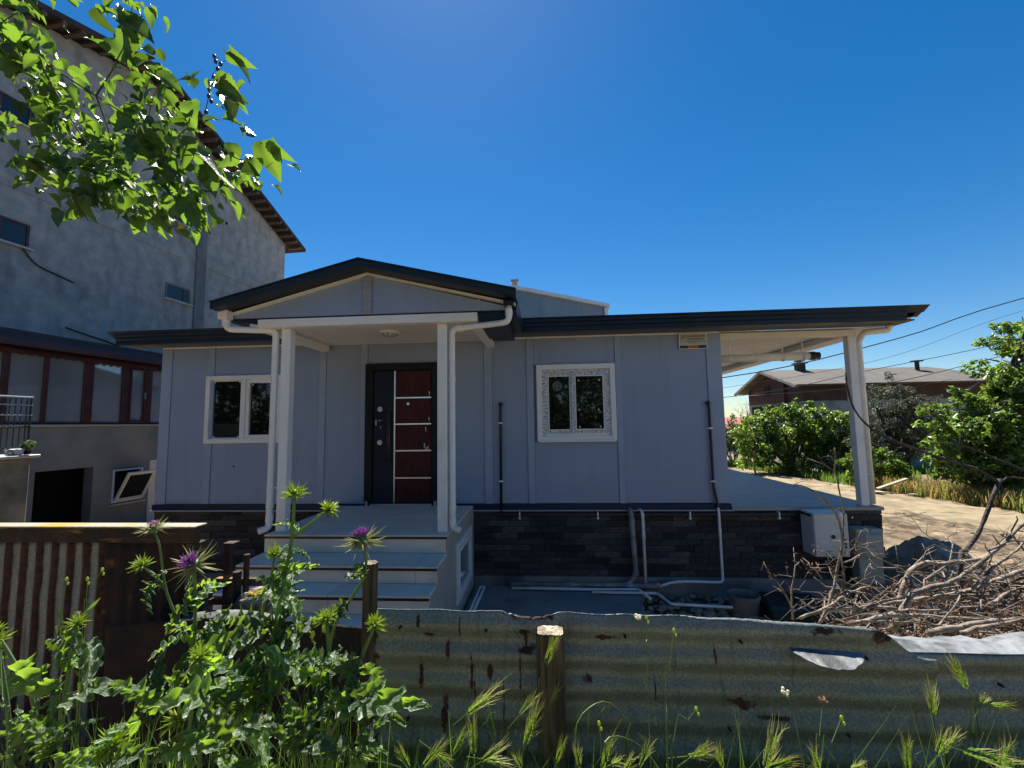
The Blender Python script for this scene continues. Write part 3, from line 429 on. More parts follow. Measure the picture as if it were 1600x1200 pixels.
BRUSH = [([(2.289, -3.349, -0.016), (2.375, -3.306, 0.133), (2.526, -3.252, 0.213), (2.7, -3.24, 0.219), (3.015, -3.115, 0.218), (3.299, -3.0, 0.285)], 0.022), ([(2.089, -3.559, -0.087), (2.293, -3.459, 0.086), (2.607, -3.338, 0.118), (2.917, -3.223, 0.215), (3.145, -3.168, 0.35), (3.379, -3.113, 0.49)], 0.024), ([(2.395, -3.343, 0.004), (2.693, -3.272, 0.022), (3.044, -3.204, 0.105), (3.394, -3.081, 0.154)], 0.028), ([(1.702, -3.487, -0.087), (1.819, -3.443, 0.074), (1.888, -3.401, 0.221), (1.925, -3.413, 0.388), (1.912, -3.427, 0.535), (1.847, -3.442, 0.64), (1.72, -3.461, 0.747), (1.616, -3.472, 0.782)], 0.013), ([(1.924, -3.409, 0.346), (1.972, -3.377, 0.586), (1.962, -3.346, 0.793), (1.954, -3.367, 1.01)], 0.009), ([(1.885, -3.438, 0.073), (1.902, -3.437, 0.193), (1.924, -3.409, 0.346)], 0.012), ([(1.478, -3.611, -0.011), (1.506, -3.574, 0.157), (1.56, -3.531, 0.279), (1.589, -3.531, 0.307)], 0.008), ([(1.479, -3.616, 0.04), (1.431, -3.63, 0.158), (1.355, -3.645, 0.256), (1.336, -3.649, 0.288)], 0.007), ([(1.487, -3.615, 0.04), (1.574, -3.613, 0.081), (1.621, -3.612, 0.112)], 0.006), ([(1.525, -3.608, -0.004), (1.682, -3.602, 0.056), (1.868, -3.491, 0.093), (2.104, -3.375, 0.113)], 0.011), ([(1.768, -3.692, 0.003), (2.071, -3.621, 0.025), (2.422, -3.541, -0.014), (2.929, -3.5, -0.049)], 0.018), ([(1.988, -3.475, 0.01), (2.312, -3.402, 0.033), (2.689, -3.325, 0.041), (3.204, -3.232, -0.008)], 0.016), ([(1.682, -3.6, 0.037), (2.069, -3.469, 0.017), (2.351, -3.445, -0.016), (2.676, -3.423, 0.007), (3.039, -3.395, -0.007)], 0.014), ([(2.133, -3.764, -0.012), (2.471, -3.691, 0.014), (2.821, -3.616, 0.024)], 0.026), ([(2.313, -3.75, -0.015), (2.531, -3.739, 0.036), (2.712, -3.727, 0.058)], 0.02), ([(1.918, -3.679, -0.018), (2.033, -3.624, 0.033), (2.189, -3.563, 0.04)], 0.016), ([(2.256, -3.651, -0.043), (2.463, -3.543, 0.044), (2.55, -3.492, 0.101)], 0.01), ([(1.827, -3.494, 0.093), (2.027, -3.436, 0.174), (2.085, -3.386, 0.218), (2.107, -3.388, 0.259)], 0.006), ([(1.923, -3.402, 0.262), (2.045, -3.397, 0.311), (2.075, -3.396, 0.327), (2.191, -3.383, 0.279), (2.349, -3.365, 0.201)], 0.007), ([(2.191, -3.383, 0.279), (2.13, -3.396, 0.364), (2.114, -3.398, 0.377)], 0.005), ([(1.872, -3.532, -0.007), (2.072, -3.524, 0.069), (2.313, -3.457, 0.086), (2.69, -3.33, 0.104)], 0.012), ([(2.586, -3.338, 0.105), (2.721, -3.238, 0.218), (2.792, -3.193, 0.334), (2.794, -3.145, 0.365)], 0.009), ([(2.774, -3.322, 0.082), (3.047, -3.213, 0.213), (3.33, -3.101, 0.312), (3.425, -3.114, 0.534)], 0.014), ([(2.984, -3.226, 0.301), (3.189, -3.165, 0.349), (3.353, -3.101, 0.334)], 0.01), ([(2.271, -3.362, 0.11), (2.657, -3.145, 0.255), (2.859, -3.031, 0.269), (2.7, -3.053, 0.387)], 0.006), ([(2.756, -3.417, -0.002), (2.972, -3.357, 0.077), (3.151, -3.296, 0.097)], 0.015), ([(1.759, -3.457, 0.178), (1.72, -3.465, 0.24), (1.683, -3.469, 0.253)], 0.005), ([(1.882, -3.416, 0.165), (1.826, -3.43, 0.27), (1.807, -3.437, 0.333), (1.749, -3.443, 0.354)], 0.006), ([(1.932, -3.405, 0.304), (2.005, -3.405, 0.366), (2.049, -3.411, 0.47)], 0.004), ([(1.825, -3.689, 0.02), (2.198, -3.638, -0.013), (2.481, -3.634, -0.046), (2.71, -3.717, -0.057)], 0.009)]
BRUSH_AREA = [(1.783, -3.483, -0.068), (2.781, -3.61, -0.069), (3.435, -2.977, 0.144), (2.349, -3.25, 0.051)]
DARK_BRANCH = [([(2.972, -3.01, 0.128), (3.068, -2.961, 0.228), (3.214, -2.912, 0.354), (3.375, -2.872, 0.606), (3.477, -2.825, 0.719)], 0.03), ([(3.476, -2.822, 0.694), (3.321, -2.843, 0.795), (3.126, -2.864, 0.862), (2.882, -2.89, 0.949), (2.688, -2.911, 1.025), (2.503, -2.934, 1.126), (2.374, -2.957, 1.276), (2.319, -2.979, 1.473), (2.311, -2.988, 1.561)], 0.016), ([(3.126, -2.864, 0.862), (3.005, -2.88, 0.947)], 0.009), ([(2.882, -2.89, 0.949), (2.746, -2.904, 0.99), (2.661, -2.905, 0.937)], 0.007), ([(3.823, -2.702, 0.761), (3.573, -2.73, 0.866), (3.272, -2.764, 0.987), (3.045, -2.782, 1.006)], 0.01), ([(3.476, -2.822, 0.694), (3.541, -2.822, 0.742), (3.713, -2.807, 0.715)], 0.01), ([(3.544, -2.874, 0.206), (3.452, -2.894, 0.351), (3.502, -2.898, 0.436), (3.493, -2.901, 0.464)], 0.008)]
# ------------------------------------------------------------------ ground, road, mound, pad
def sstep(a, b, x):
    t = min(1, max(0, (x-a)/(b-a))); return t*t*(3-2*t)
def road_mid(y): return 10.9-.0*y if y < 2 else 10.9-.17*(y-2)
def gz(x, y):
    z = -1.18
    k = sstep(-2.0, -4.7, y); z += k*.76
    if -6.4 < x < 4.9 and -1.75 < y < 9: z = min(z, -1.24)
    if -3.4 < x < -.9 and -3.4 < y < 0: z = min(z, -1.2)
    rough = 1.0 if y > -2 else .5
    if abs(x) < 30 and -9 < y < 40:
        z += .035*rough*mnoise.noise((x*1.3, y*1.3, 0))+.02*rough*mnoise.noise((x*4.1, y*4.1, 3))
        if -7 < y < 31 and abs(x-road_mid(y)) < 1.0: z = -1.18+.05*mnoise.noise((x*.9, y*.9, 2))-.07
        elif x > 5 and abs(x-road_mid(y)) > 1.3: z += .06*mnoise.noise((x*2.7, y*2.7, 9))+.04*mnoise.noise((x*6, y*6, 9))
    return z
def axis(fine0, fine1, st, outs):
    a = [fine0-o for o in outs[::-1]]; b = list(np.arange(fine0, fine1+1e-6, st)); return a+b+[fine1+o for o in outs]
gx = axis(-13, 17, .22, [1, 3, 7, 15, 40, 120, 400, 900]); gy = axis(-10, 22, .22, [1, 3, 7, 15, 40, 120, 400, 1200])
g = MB(); g.v = [(x, y, gz(x, y)) for y in gy for x in gx]; nx = len(gx)
g.f = [(j*nx+i, j*nx+i+1, (j+1)*nx+i+1, (j+1)*nx+i) for j in range(len(gy)-1) for i in range(nx-1)]
kind(g.build('ground', M['soil'], smooth=True, fix=False), 'structure')
r = MB(); ys = list(np.arange(-6, 30, .4)); us = np.linspace(-1, 1, 9)
for y in ys:
    for u in us:
        x = road_mid(y)+u*(1.35+.15*mnoise.noise((u*2, y*.5, 5))); rut = -.10*max(0, abs(u)-.72)-.03*math.exp(-((abs(u)-.5)/.16)**2)
        r.v.append((x, y, gz(x, y)*.0-1.18+.05*mnoise.noise((x*.9, y*.9, 2))+rut+.045*(1-u*u)+.012*mnoise.noise((x*3.3, y*3.3, 8))))
r.f = [(j*9+i, j*9+i+1, (j+1)*9+i+1, (j+1)*9+i) for j in range(len(ys)-1) for i in range(8)]
kind(r.build('dirt_road', M['road'], smooth=True, fix=False), 'structure')
md = MB(); n = 76
for j in range(n+1):
    for i in range(n+1):
        x = 4.62+2.1*i/n; y = -1.0+2.6*j/n
        d = math.hypot((x-5.32)/.86, (y-.15)/1.05)
        h = .80*max(0, 1-d**1.35)
        z = -1.22+h+.08*min(1, h*6)*mnoise.noise((x*4, y*4, 1))+.045*min(1, h*8)*mnoise.noise((x*11, y*11, 4))+.02*min(1, h*8)*mnoise.noise((x*26, y*26, 4))-(.1 if d > 1 else 0)
        md.v.append((x, y, z))
md.f = [(j*(n+1)+i, j*(n+1)+i+1, (j+1)*(n+1)+i+1, (j+1)*(n+1)+i) for j in range(n) for i in range(n)]
kind(md.build('dirt_mound', M['mound'], smooth=True, fix=False), 'structure')
pd = MB(); pd.prism([(-1.06, .0), (1.16, .0), (1.24, -.35), (1.12, -.62), (1.2, -.95), (1.0, -1.6), (-1.06, -1.75)], 'z', -1.30, -1.09)
kind(pd.build('concrete_pad', M['pad'], bevel=.012), 'structure')
rs_ = MB(); xs_ = np.arange(4.7, 10.6, .065); ys_ = np.arange(-3.2, 5.6, .065)
for y in ys_:
    for x in xs_:
        ed = min((x-4.7)/.4, (10.6-x)/.4, (y+3.2)/.4, (5.6-y)/.4, 1, max(0, abs(x-road_mid(y))-.95)/.4)
        nn = .055*mnoise.noise((x*3.1, y*3.1, 11))+.045*abs(mnoise.noise((x*7.5, y*7.5, 12)))+.025*mnoise.noise((x*16, y*16, 13))
        rs_.v.append((x, y, -1.19-.10*(1-ed)+(nn+.035)*ed))
k_ = len(xs_); rs_.f = [(j*k_+i, j*k_+i+1, (j+1)*k_+i+1, (j+1)*k_+i) for j in range(len(ys_)-1) for i in range(k_-1)]
kind(rs_.build('rough_soil', M['tilled'], smooth=True, fix=False), 'structure')
rb = MB()
for i in range(1500):
    x = rng.uniform(1.1, 3.2) if i % 3 == 1 else rng.uniform(4.6, 12.5); y = rng.uniform(-1.5, .0) if i % 3 == 1 else rng.uniform(-2.5, 9)
    s = rng.choice((.012, .018, .03, .045)); z = max(gz(x, y), -1.2)
    if i % 3 != 1 and abs(x-road_mid(y)) < 1.3: continue
    if i % 3 != 1 and math.hypot((x-5.32)/.86, (y-.15)/1.05) < 1: continue
    rb.ball((x, y, z+s*.3), (s*rng.uniform(.7, 1.5), s*rng.uniform(.7, 1.5), s*.7), 6, 4)
kind(rb.build('soil_clods', M['mound'], fix=False), 'stuff')

# ------------------------------------------------------------------ the prefab house
H = thing('prefab_house', 'low blue grey prefab house with gabled porch and dark stone plinth', 'house', (-1.75, 0, -1.2))
MB().box(-6.07, 2.55, .06, 7.4, 0, 2.5).build('wall', M['panel'], H)
strips = [(-6.07, -5.90), (-5.29, -5.185), (-3.474, -3.363), (-2.808, -2.705), (-.905, -.781), (-.267, -.163), (1.038, 1.129), (2.348, 2.55)]
for a, b in strips:
    MB().box(a, b, -.012, .06, .05, 2.48).build('cover_strip', M['strip'], H, bevel=.004)
def panel(x0, x1, z0, z1): MB().box(x0+.002, x1-.002, .004, .058, z0+.002, z1-.002).build('wall_panel', M['panel'], H, bevel=.003)
for a, b in ((-5.90, -5.29), (-3.363, -2.808), (-.781, -.267), (1.129, 2.348)): panel(a, b, .05, 2.48)
panel(-5.185, -4.06, .05, .985); panel(-5.185, -4.06, 2.03, 2.48); panel(-4.06, -3.474, .05, 2.48)
panel(-2.705, -1.60, 2.15, 2.48); panel(-1.60, -.905, .05, 2.48)
panel(-.163, 1.038, .05, .945); panel(-.163, 1.038, 2.075, 2.48)
MB().box(-6.07, 2.55, -.006, .06, 2.48, 2.502).build('top_trim', M['white'], H)
MB().box(-6.09, 2.57, -.035, .06, -.03, .05).build('base_trim', M['navy'], H, bevel=.004)
MB().box(-6.10, 2.585, -.055, .06, -.048, -.032).build('drip_edge', M['strip'], H)
MB().box(2.552, 2.56, .0, 7.4, .0, 2.5).build('side_panel', M['panel'], H)
# small marks on the left panel
MB().ball((-4.81, 0, .62), (.012, .006, .02), 8, 5).build('dent', M['dark'], H)
# roof and gutters
rf = MB(); rf.prism([(-.52, 2.675), (-.40, 2.60), (3.75, 3.50), (7.9, 2.60), (8.0, 2.675), (3.75, 3.60)], 'x', -6.52, 5.035)
RF = rf.build('roof', M['anthracite'], H)
prof = [(-.36, 2.485), (-.455, 2.485), (-.455, 2.545), (-.475, 2.56), (-.475, 2.60), (-.50, 2.615), (-.50, 2.648), (-.515, 2.66), (-.515, 2.672), (-.36, 2.66)]
MB().prism(prof, 'x', -6.42, -3.70).build('gutter', M['anthracite'], H)
MB().prism(prof, 'x', -.30, 4.78).build('gutter', M['anthracite'], H)
MB().box(-6.45, 4.95, -.36, .0, 2.503, 2.52).build('soffit', mat('soffit_grey', (.10, .105, .11), .6), H)
MB().prism([(-.515, 2.672), (-.30, 2.56), (3.75, 3.44), (7.8, 2.56), (7.9, 2.62), (3.75, 3.5)], 'x', 4.96, 5.03).build('rake_trim', M['anthracite'], H)
MB().prism([(-.30, 2.53), (3.75, 3.41), (7.8, 2.53), (7.8, 2.56), (3.75, 3.44), (-.30, 2.56)], 'x', 4.80, 4.955).build('rake_soffit', M['white'], H)
# foundation and stone plinth
MB().box(-6.12, 4.60, -.05, 7.6, -1.6, -.956).build('foundation', M['concrete'], H, bevel=.012)
PL = MB().box(-6.06, 4.555, .012, 7.5, -.956, -.012).build('plinth', M['mortar'], H)
def stone_mesh(seed, m):
    q = random.Random(seed); nx_, nz_ = 5, 3; b = MB()
    for j in range(nz_+1):
        for i in range(nx_+1):
            edge = i in (0, nx_) or j in (0, nz_)
            y = -.55-(0 if edge else .30*q.random())-(.12*q.random() if edge else 0)
            b.v.append((i/nx_-.5+(0 if edge else q.uniform(-.06, .06)), y, j/nz_-.5+(0 if edge else q.uniform(-.08, .08))))
    W = nx_+1
    b.f = [(j*W+i, j*W+i+1, (j+1)*W+i+1, (j+1)*W+i) for j in range(nz_) for i in range(nx_)]
    k = len(b.v); b.v += [(-.5, .4, -.5), (.5, .4, -.5), (.5, .4, .5), (-.5, .4, .5)]
    bot = list(range(W)); top = [nz_*W+i for i in range(W)]; lf = [j*W for j in range(nz_+1)]; rt = [j*W+nx_ for j in range(nz_+1)]
    b.f += [tuple(bot[::-1])+(k, k+1), tuple(top)+(k+2, k+3), tuple(lf)+(k+3, k), tuple(rt[::-1])+(k+1, k+2)]
    me = b.mesh('stone'); me.materials.append(m); return me
ST = [stone_mesh(i, STONES[i % 4]) for i in range(12)]
q = random.Random(21); hw = wloc(PL); count = 0
z = -.952; rows = [.085]*11
for rj, h in enumerate(rows):
    x = -6.06
    while x < 4.55:
        L = q.choice((.22, .30, .36, .42, .32, .26))
        x1 = min(x+L, 4.555)
        if 4.555-x1 < .1: x1 = 4.555
        if not (-3.1 < x and x1 < -1.1):
            parts = [(z, h)]
            if False: parts = [(z, h*.5), (z+h*.5, h*.5)]
            if len(parts) == 2 and count > 285: parts = [(z, h)]
            for zz, hh in parts:
                me = ST[q.randrange(12)]
                o = link('stone', me, PL); o.location = Vector(((x+x1)/2, .012, zz+hh/2))-hw
                o.scale = (x1-x-.006, .05*q.uniform(.6, 1.25), hh-.006); count += 1
        x = x1
    z += h
MB().box(-.775, 3.40, -.085, -.055, -.115, -.065).build('water_pipe', M['black'], H, bevel=.012)
for x in (-.398, .71, 1.982, 3.174):
    MB().box(x-.008, x+.008, -.10, -.02, -.135, -.05).box(x-.014, x+.014, -.105, -.06, -.15, -.13).build('pipe_clip', M['pvc'], H)
# window with plain frame (left)
def window_left():
    x0, x1, z0, z1 = -5.30, -4.06, .978, 2.03
    W = MB().frame(x0, x1, z0, z1, .07, -.035, .058).box(-4.72, -4.64, -.033, .055, z0+.07, z1-.07).build('window', M['white'], H, bevel=.004)
    MB().frame(-4.64, x1-.07, z0+.07, z1-.07, .055, -.02, .045).build('sash', M['white'], W, bevel=.005)
    MB().frame(x0+.07, -4.72, z0+.07, z1-.07, .018, -.005, .04).build('bead', M['white'], W, bevel=.004)
    MB().box(x0+.088, -4.738, .02, .03, z0+.088, z1-.088).build('pane', M['glass'], W)
    MB().box(-4.585, x1-.125, .018, .028, z0+.125, z1-.125).build('pane', M['glass'], W)
    for px_, pz in ((-5.18, 1.96-.03), (-4.77, 1.96-.03), (-5.17, 1.08), (-4.77, 1.08), (-4.555, 1.88), (-4.23, 1.88)):
        MB().tube([(px_, .012, pz), (px_, .021, pz)], .012, 10).build('sticker', M['pvc'], W)
window_left()
def window_right():
    x0, x1, z0, z1 = -.12, 1.03, .945, 2.075
    W = MB().frame(x0, x1, z0, z1, .075, -.04, .058).build('window', M['white'], H, bevel=.004)
    MB().frame(x0+.075, x1-.075, z0+.075, z1-.075, .045, -.012, .056, wb=.02).build('inner_frame', M['film'], W)
    MB().box(x0+.12, x1-.12, -.03, .05, z0+.076, z0+.112).build('rail', M['white'], W, bevel=.004)
    xm = .42
    a = MB().frame(x0+.12, xm, z0+.112, z1-.12, .048, -.004, .03).build('sash', M['film'], W)
    MB().frame(x0+.168, xm-.048, z0+.16, z1-.168, .012, -.010, .02).build('bead', M['white'], a)
    MB().box(x0+.18, xm-.06, .012, .02, z0+.172, z1-.18).build('pane', M['glass'], a)
    c = MB().frame(xm-.03, x1-.12, z0+.112, z1-.12, .052, -.034, -.006).build('sash', M['film'], W)
    MB().frame(xm+.022, x1-.172, z0+.164, z1-.172, .012, -.040, -.012).build('bead', M['white'], c)
    MB().box(xm+.034, x1-.184, -.02, -.012, z0+.176, z1-.184).build('pane', M['glass'], c)
    s = MB().tube([(.185, .004, 1.755), (.185, .011, 1.755)], .066, 24).build('sticker', M['plastic_film'], a)
    MB().tube([(.185+.064*math.cos(t), .002, 1.755+.064*math.sin(t)) for t in np.linspace(0, 6.283, 25)], .005, 6).box(.12, .25, .0, .003, 1.752, 1.758).box(.182, .188, .0, .003, 1.69, 1.82).build('sticker_ring', M['grey_pvc'], a)
    for px_, pz in ((.50, 1.83), (.80, 1.83), (.50, 1.15), (.80, 1.15), (.50, 1.40), (.78, 1.40)):
        MB().tube([(px_, -.026, pz), (px_, -.0195, pz)], .011, 10).build('sticker', M['pvc'], c)
    MB().box(x0+.02, x1-.02, -.06, -.03, z0-.012, z0+.02).build('sill', M['white'], W, bevel=.004)
window_right()
# front door
DX0, DX1 = -2.72, -1.585
DF = MB().box(DX0, DX0+.115, -.05, .05, .03, 2.155).box(DX1-.115, DX1, -.05, .05, .03, 2.155).box(DX0+.115, DX1-.115, -.05, .05, 2.05, 2.155).build('door_frame', M['door_frame'], H, bevel=.006)
MB().box(DX0+.11, DX1-.11, -.07, .05, .03, .062).build('threshold', M['chrome'], DF, bevel=.004)
MB().box(DX0+.03, DX0+.07, -.075, -.04, .03, .10).build('hinge', M['chrome'], DF); MB().box(DX1-.07, DX1-.03, -.075, -.04, .03, .10).build('hinge', M['chrome'], DF)
DL = MB().box(DX0+.118, DX1-.118, -.005, .045, .065, 2.047).build('door', M['door_blue'], H)
MB().box(DX0+.125, -2.275, -.022, -.004, .07, 2.04).build('door_panel', M['door_blue'], DL, bevel=.006)
zs = [.07, .433, .834, 1.23, 1.626, 2.04]
for i in range(5):
    MB().box(-2.255, DX1-.122, -.020, -.004, zs[i]+.012, zs[i+1]-.012).build('wood_panel', M['door_wood'], DL, bevel=.004)
    if i: MB().box(-2.255, DX1-.122, -.030, -.004, zs[i]-.010, zs[i]+.010).build('metal_strip', M['chrome'], DL)
MB().box(-2.275, -2.255, -.030, -.004, .07, 2.04).build('metal_strip', M['chrome'], DL)
hb = MB().tube([(-2.33, -.075, .66), (-2.33, -.075, 1.42)], .011, 10).tube([(-2.33, -.02, .74), (-2.33, -.075, .74)], .008, 8).tube([(-2.33, -.02, 1.34), (-2.33, -.075, 1.34)], .008, 8)
hb.tube([(-2.362, -.062, .66), (-2.362, -.062, 1.42)], .006, 8)
hb.build('handle', mat('bronze_bar', (.16, .085, .06), .35, metal=.7), DL, smooth=True)
for z_ in (.96, 1.46):
    MB().tube([(-2.49, -.022, z_), (-2.49, -.040, z_)], .038, 18).tube([(-2.49, -.04, z_), (-2.49, -.052, z_)], .017, 12).build('lock', M['chrome'], DL)
MB().box(-2.56, -2.545, -.03, -.02, 1.22, 1.30).build('keeper', M['chrome'], DL); MB().box(-2.51, -2.47, -.035, -.02, 1.285, 1.295).build('lever', M['chrome'], DL); MB().box(-2.485, -2.478, -.03, -.02, 1.17, 1.21).build('keyhole', M['chrome'], DL)
MB().tube([(-2.06, -.018, 1.535), (-2.06, -.03, 1.535)], .020, 14).build('peephole', M['chrome'], DL)
for px_, pz in ((-1.735, 1.69), (-1.74, 1.30), (-1.79, 1.15), (-1.81, .91), (-1.785, .86), (-1.755, .87)):
    MB().box(px_-.005, px_+.005, -.024, -.018, pz-.03, pz+.03).build('film_scrap', M['pvc'], DL)
# porch: steps
PS = thing('porch_steps', 'tiled entrance steps with wide landing under the gabled porch', 'steps', (-2.1, -1.4, -1.2))
X0, X1 = -3.13, -1.08
yst = [-1.75, -2.19, -2.49, -2.79, -3.09, -3.39]; zst = [.03, -.16, -.325, -.49, -.655, -.82]
core = MB().prism([(0., -1.6), (0., zst[0]-.03)]+[p for i in range(6) for p in ((yst[i]+.02, zst[i]-.03), (yst[i]+.02, (zst[i+1]-.03) if i < 5 else -1.6))], 'x', X0+.012, X1-.012)
core.build('core', M['tile_side'], PS)
for i in range(6):
    yb = 0. if i == 0 else yst[i-1]+.005
    for (a, b) in (((X0, -2.02), (-2.02, X1)) if i % 2 == 0 else ((X0, -2.48), (-2.48, -1.30), (-1.30, X1))):
        yy = [(yst[i]-.012, yb)] if i else [(yst[i]-.012, -.88), (-.88, 0.)]
        for (y0, y1) in yy:
            MB().box(a+.002, b-.002, y0+.002, y1-.002, zst[i]-.028, zst[i]).build('tread_tile', M['tile'], PS, bevel=.003)
        zr = zst[i+1] if i < 5 else -1.05
        MB().box(a+.002, b-.002, yst[i], yst[i]+.018, zr+.002, zst[i]-.032).build('riser_tile', M['tile'], PS, bevel=.002)
    MB().box(X0, X1, yst[i]-.016, yst[i]-.002, zst[i]-.040, zst[i]-.018).build('nosing', M['black'], PS)
def sidewall(x, s):
    for (a, b) in ((-.60, -.004), (-1.22, -.60), (-1.752, -1.22)):
        for (z0, z1) in ((-.14, .0), (-.60, -.14), (-1.3, -.60)):
            if s > 0 and a < -.2 and b > -1.3 and z1 < .0: continue
            MB().box(x-.012, x, a+.002, b-.002, z0+.002, z1-.002).build('side_tile', M['tile_side'], PS, bevel=.002)
    for i in range(1, 6):
        MB().box(x-.012, x, yst[i]+.02, yst[i-1]-.004, -1.35, zst[i]-.030).build('side_tile', M['tile_side'], PS, bevel=.002)
sidewall(X1+.0, 1)
# surround of the window under the landing
MB().box(X1-.012, X1, -1.752, -1.27, -1.3, -.142).box(X1-.012, X1, -.262, -.004, -1.3, -.142).box(X1-.012, X1, -1.27, -.262, -.19, -.142).box(X1-.012, X1, -1.27, -.262, -1.3, -.90).build('side_tile', M['tile_side'], PS)
sw = MB()
for (y0, y1, z0, z1) in ((-1.265, -1.195, -.895, -.195), (-.335, -.265, -.895, -.195), (-1.195, -.335, -.895, -.825), (-1.195, -.335, -.265, -.195)): sw.box(X1-.03, X1+.018, y0, y1, z0, z1)
SW = sw.build('window', M['white'], PS, bevel=.004)
sw = MB()
for (y0, y1, z0, z1) in ((-1.19, -1.12, -.82, -.27), (-.41, -.34, -.82, -.27), (-1.12, -.41, -.82, -.76), (-1.12, -.41, -.33, -.27)): sw.box(X1-.02, X1+.026, y0, y1, z0, z1)
sw.build('sash', M['white'], SW, bevel=.006)
MB().box(X1-.012, X1-.004, -1.12, -.41, -.76, -.33).build('pane', mat('frosted_glass', (.20, .23, .26), .25, spec=.8), SW)
MB().box(X1+.026, X1+.05, -1.165, -1.145, -.60, -.55).box(X1+.045, X1+.06, -1.165, -1.03, -.59, -.57).build('handle', M['white'], SW)
# porch: posts, beams, roof
PR = thing('entrance_porch', 'gabled dark roofed porch on two white posts over the door', 'porch', (-2.1, -1.6, .03))
for a, b in ((-3.065, -2.955), (-1.21, -1.10)):
    MB().box(a, b, -1.66, -1.55, .03, 2.36).build('post', M['white'], PR, bevel=.006)
MB().box(-3.30, -.735, -1.755, -1.64, 2.362, 2.458).build('front_beam', M['white'], PR, bevel=.005)
MB().box(-3.42, -3.30, -1.72, -.03, 2.36, 2.455).build('side_beam', M['white'], PR, bevel=.005)
MB().box(-.86, -.74, -1.63, -.03, 2.352, 2.456).build('side_beam', M['white'], PR, bevel=.005)
MB().box(-3.52, -.74, -1.63, -.016, 2.459, 2.475).build('ceiling', M['cream'], PR)
MB().prism([(-3.62, 2.478), (-.41, 2.478), (-.41, 2.515), (-1.99, 2.925), (-3.62, 2.515)], 'y', -1.75, -1.70).build('gable_panel', M['panel'], PR)
MB().box(-2.045, -1.94, -1.775, -1.752, 2.475, 2.915).build('cover_strip', M['tape'], PR, bevel=.003)
MB().box(-.735, -.70, -1.758, -1.751, 2.48, 2.60).build('cover_strip', M['strip'], PR)
for s, xe, zb in ((-1, -3.66, 2.495), (1, -.30, 2.515)):
    xr = -1.99
    MB().add(*[[(xr, -1.80, 2.925), (xe, -1.80, zb), (xe, -1.80, zb+.022), (xr, -1.80, 2.947), (xr, -1.70, 2.925), (xe, -1.70, zb), (xe, -1.70, zb+.022), (xr, -1.70, 2.947)],
             [(0,1,2,3),(7,6,5,4),(0,4,5,1),(3,2,6,7),(1,5,6,2),(0,3,7,4)]]).build('verge_trim', M['cream'], PR)
    zz = (2.558, 2.948) if s < 0 else (2.578, 2.948)
    MB().prism([(xr, zz[1]), (xe+s*.02, zz[0]-.028), (xe+s*.02, zz[0]+.04), (xr, 3.022)], 'y', -2.02, 2.2).build('roof_slope', M['anthracite'], PR)
    MB().prism([(xr, 3.023), (xe+s*.02, zz[0]+.041), (xe+s*.02, zz[0]+.053), (xr, 3.036)], 'y', -2.04, -1.96).build('rake_cap', M['anthracite'], PR)
MB().prism([(-.40, 2.47), (-.30, 2.47), (-.28, 2.57), (-.42, 2.57)], 'y', -1.72, -.53).build('gutter', M['anthracite'], PR)
MB().prism([(-3.70, 2.455), (-3.60, 2.455), (-3.58, 2.53), (-3.72, 2.53)], 'y', -1.72, -.53).build('gutter', M['anthracite'], PR)
MB().prism([(-3.60, 2.462), (-3.32, 2.40), (-3.32, 2.462)], 'y', -1.74, -.2).build('gutter_board', M['anthracite'], PR)
MB().prism([(-.74, 2.468), (-.40, 2.468), (-.40, 2.36), (-.70, 2.36)], 'y', -1.70, -.50).build('gutter_board', M['anthracite'], PR)
CL = MB().tube([(-2.05, -.86, 2.46), (-2.05, -.86, 2.435)], .13, 28).build('ceiling_lamp', M['white'], PR, smooth=False)
MB().ball((-2.05, -.86, 2.437), (.095, .095, .05), 20, 10).build('lamp_glass', M['lamp_glass'], CL, smooth=True)
for k in range(8):
    a = k*math.pi/4
    MB().tube([(-2.05+.04*math.cos(a), -.86+.04*math.sin(a), 2.388), (-2.05+.115*math.cos(a), -.86+.115*math.sin(a), 2.43)], .005, 5).build('lamp_bar', M['grey_pvc'], CL)
def downpipe(path, r, parent, clips, couplers):
    D = MB().tube(fillet(path, .07, 5), r, 14).build('downpipe', M['pvc'], parent, smooth=True)
    for c, ax in couplers:
        d = Vector((0, 0, .035)) if ax == 'z' else Vector((.035, 0, 0))
        MB().tube([Vector(c)-d, Vector(c)+d], r*1.16, 14).build('coupling', M['pvc'], D, smooth=False)
    for c in clips:
        MB().tube([(c[0], c[1], c[2]-.008), (c[0], c[1], c[2]+.008)], r*1.2, 14).box(c[0]-.01, c[0]+(.1 if c[0] < -2 else -.1), c[1]-.006, c[1]+.006, c[2]-.006, c[2]+.006).build('pipe_clip', M['pvc'], D)
    return D
downpipe([(-3.64, -1.82, 2.49), (-3.64, -1.80, 2.345), (-3.145, -1.64, 2.345), (-3.165, -1.62, .07), (-3.24, -1.70, .05)], .037, PR, [(-3.148, -1.62, 1.75), (-3.160, -1.62, .52)], [((-3.163, -1.62, .33), 'z'), ((-3.164, -1.62, .18), 'z'), ((-3.64, -1.81, 2.41), 'z')])
MB().box(-3.70, -3.585, -1.88, -1.77, 2.45, 2.555).build('rain_outlet', M['cream'], PR, bevel=.008)
downpipe([(-.375, -1.80, 2.50), (-.375, -1.79, 2.325), (-1.045, -1.62, 2.30), (-1.048, -1.61, .075), (-.96, -1.66, .06)], .034, PR, [(-1.046, -1.61, 1.72), (-1.047, -1.61, .42)], [((-1.047, -1.61, .30), 'z'), ((-1.048, -1.61, .15), 'z'), ((-.375, -1.80, 2.43), 'z'), ((-.95, -1.645, 2.304), 'x')])
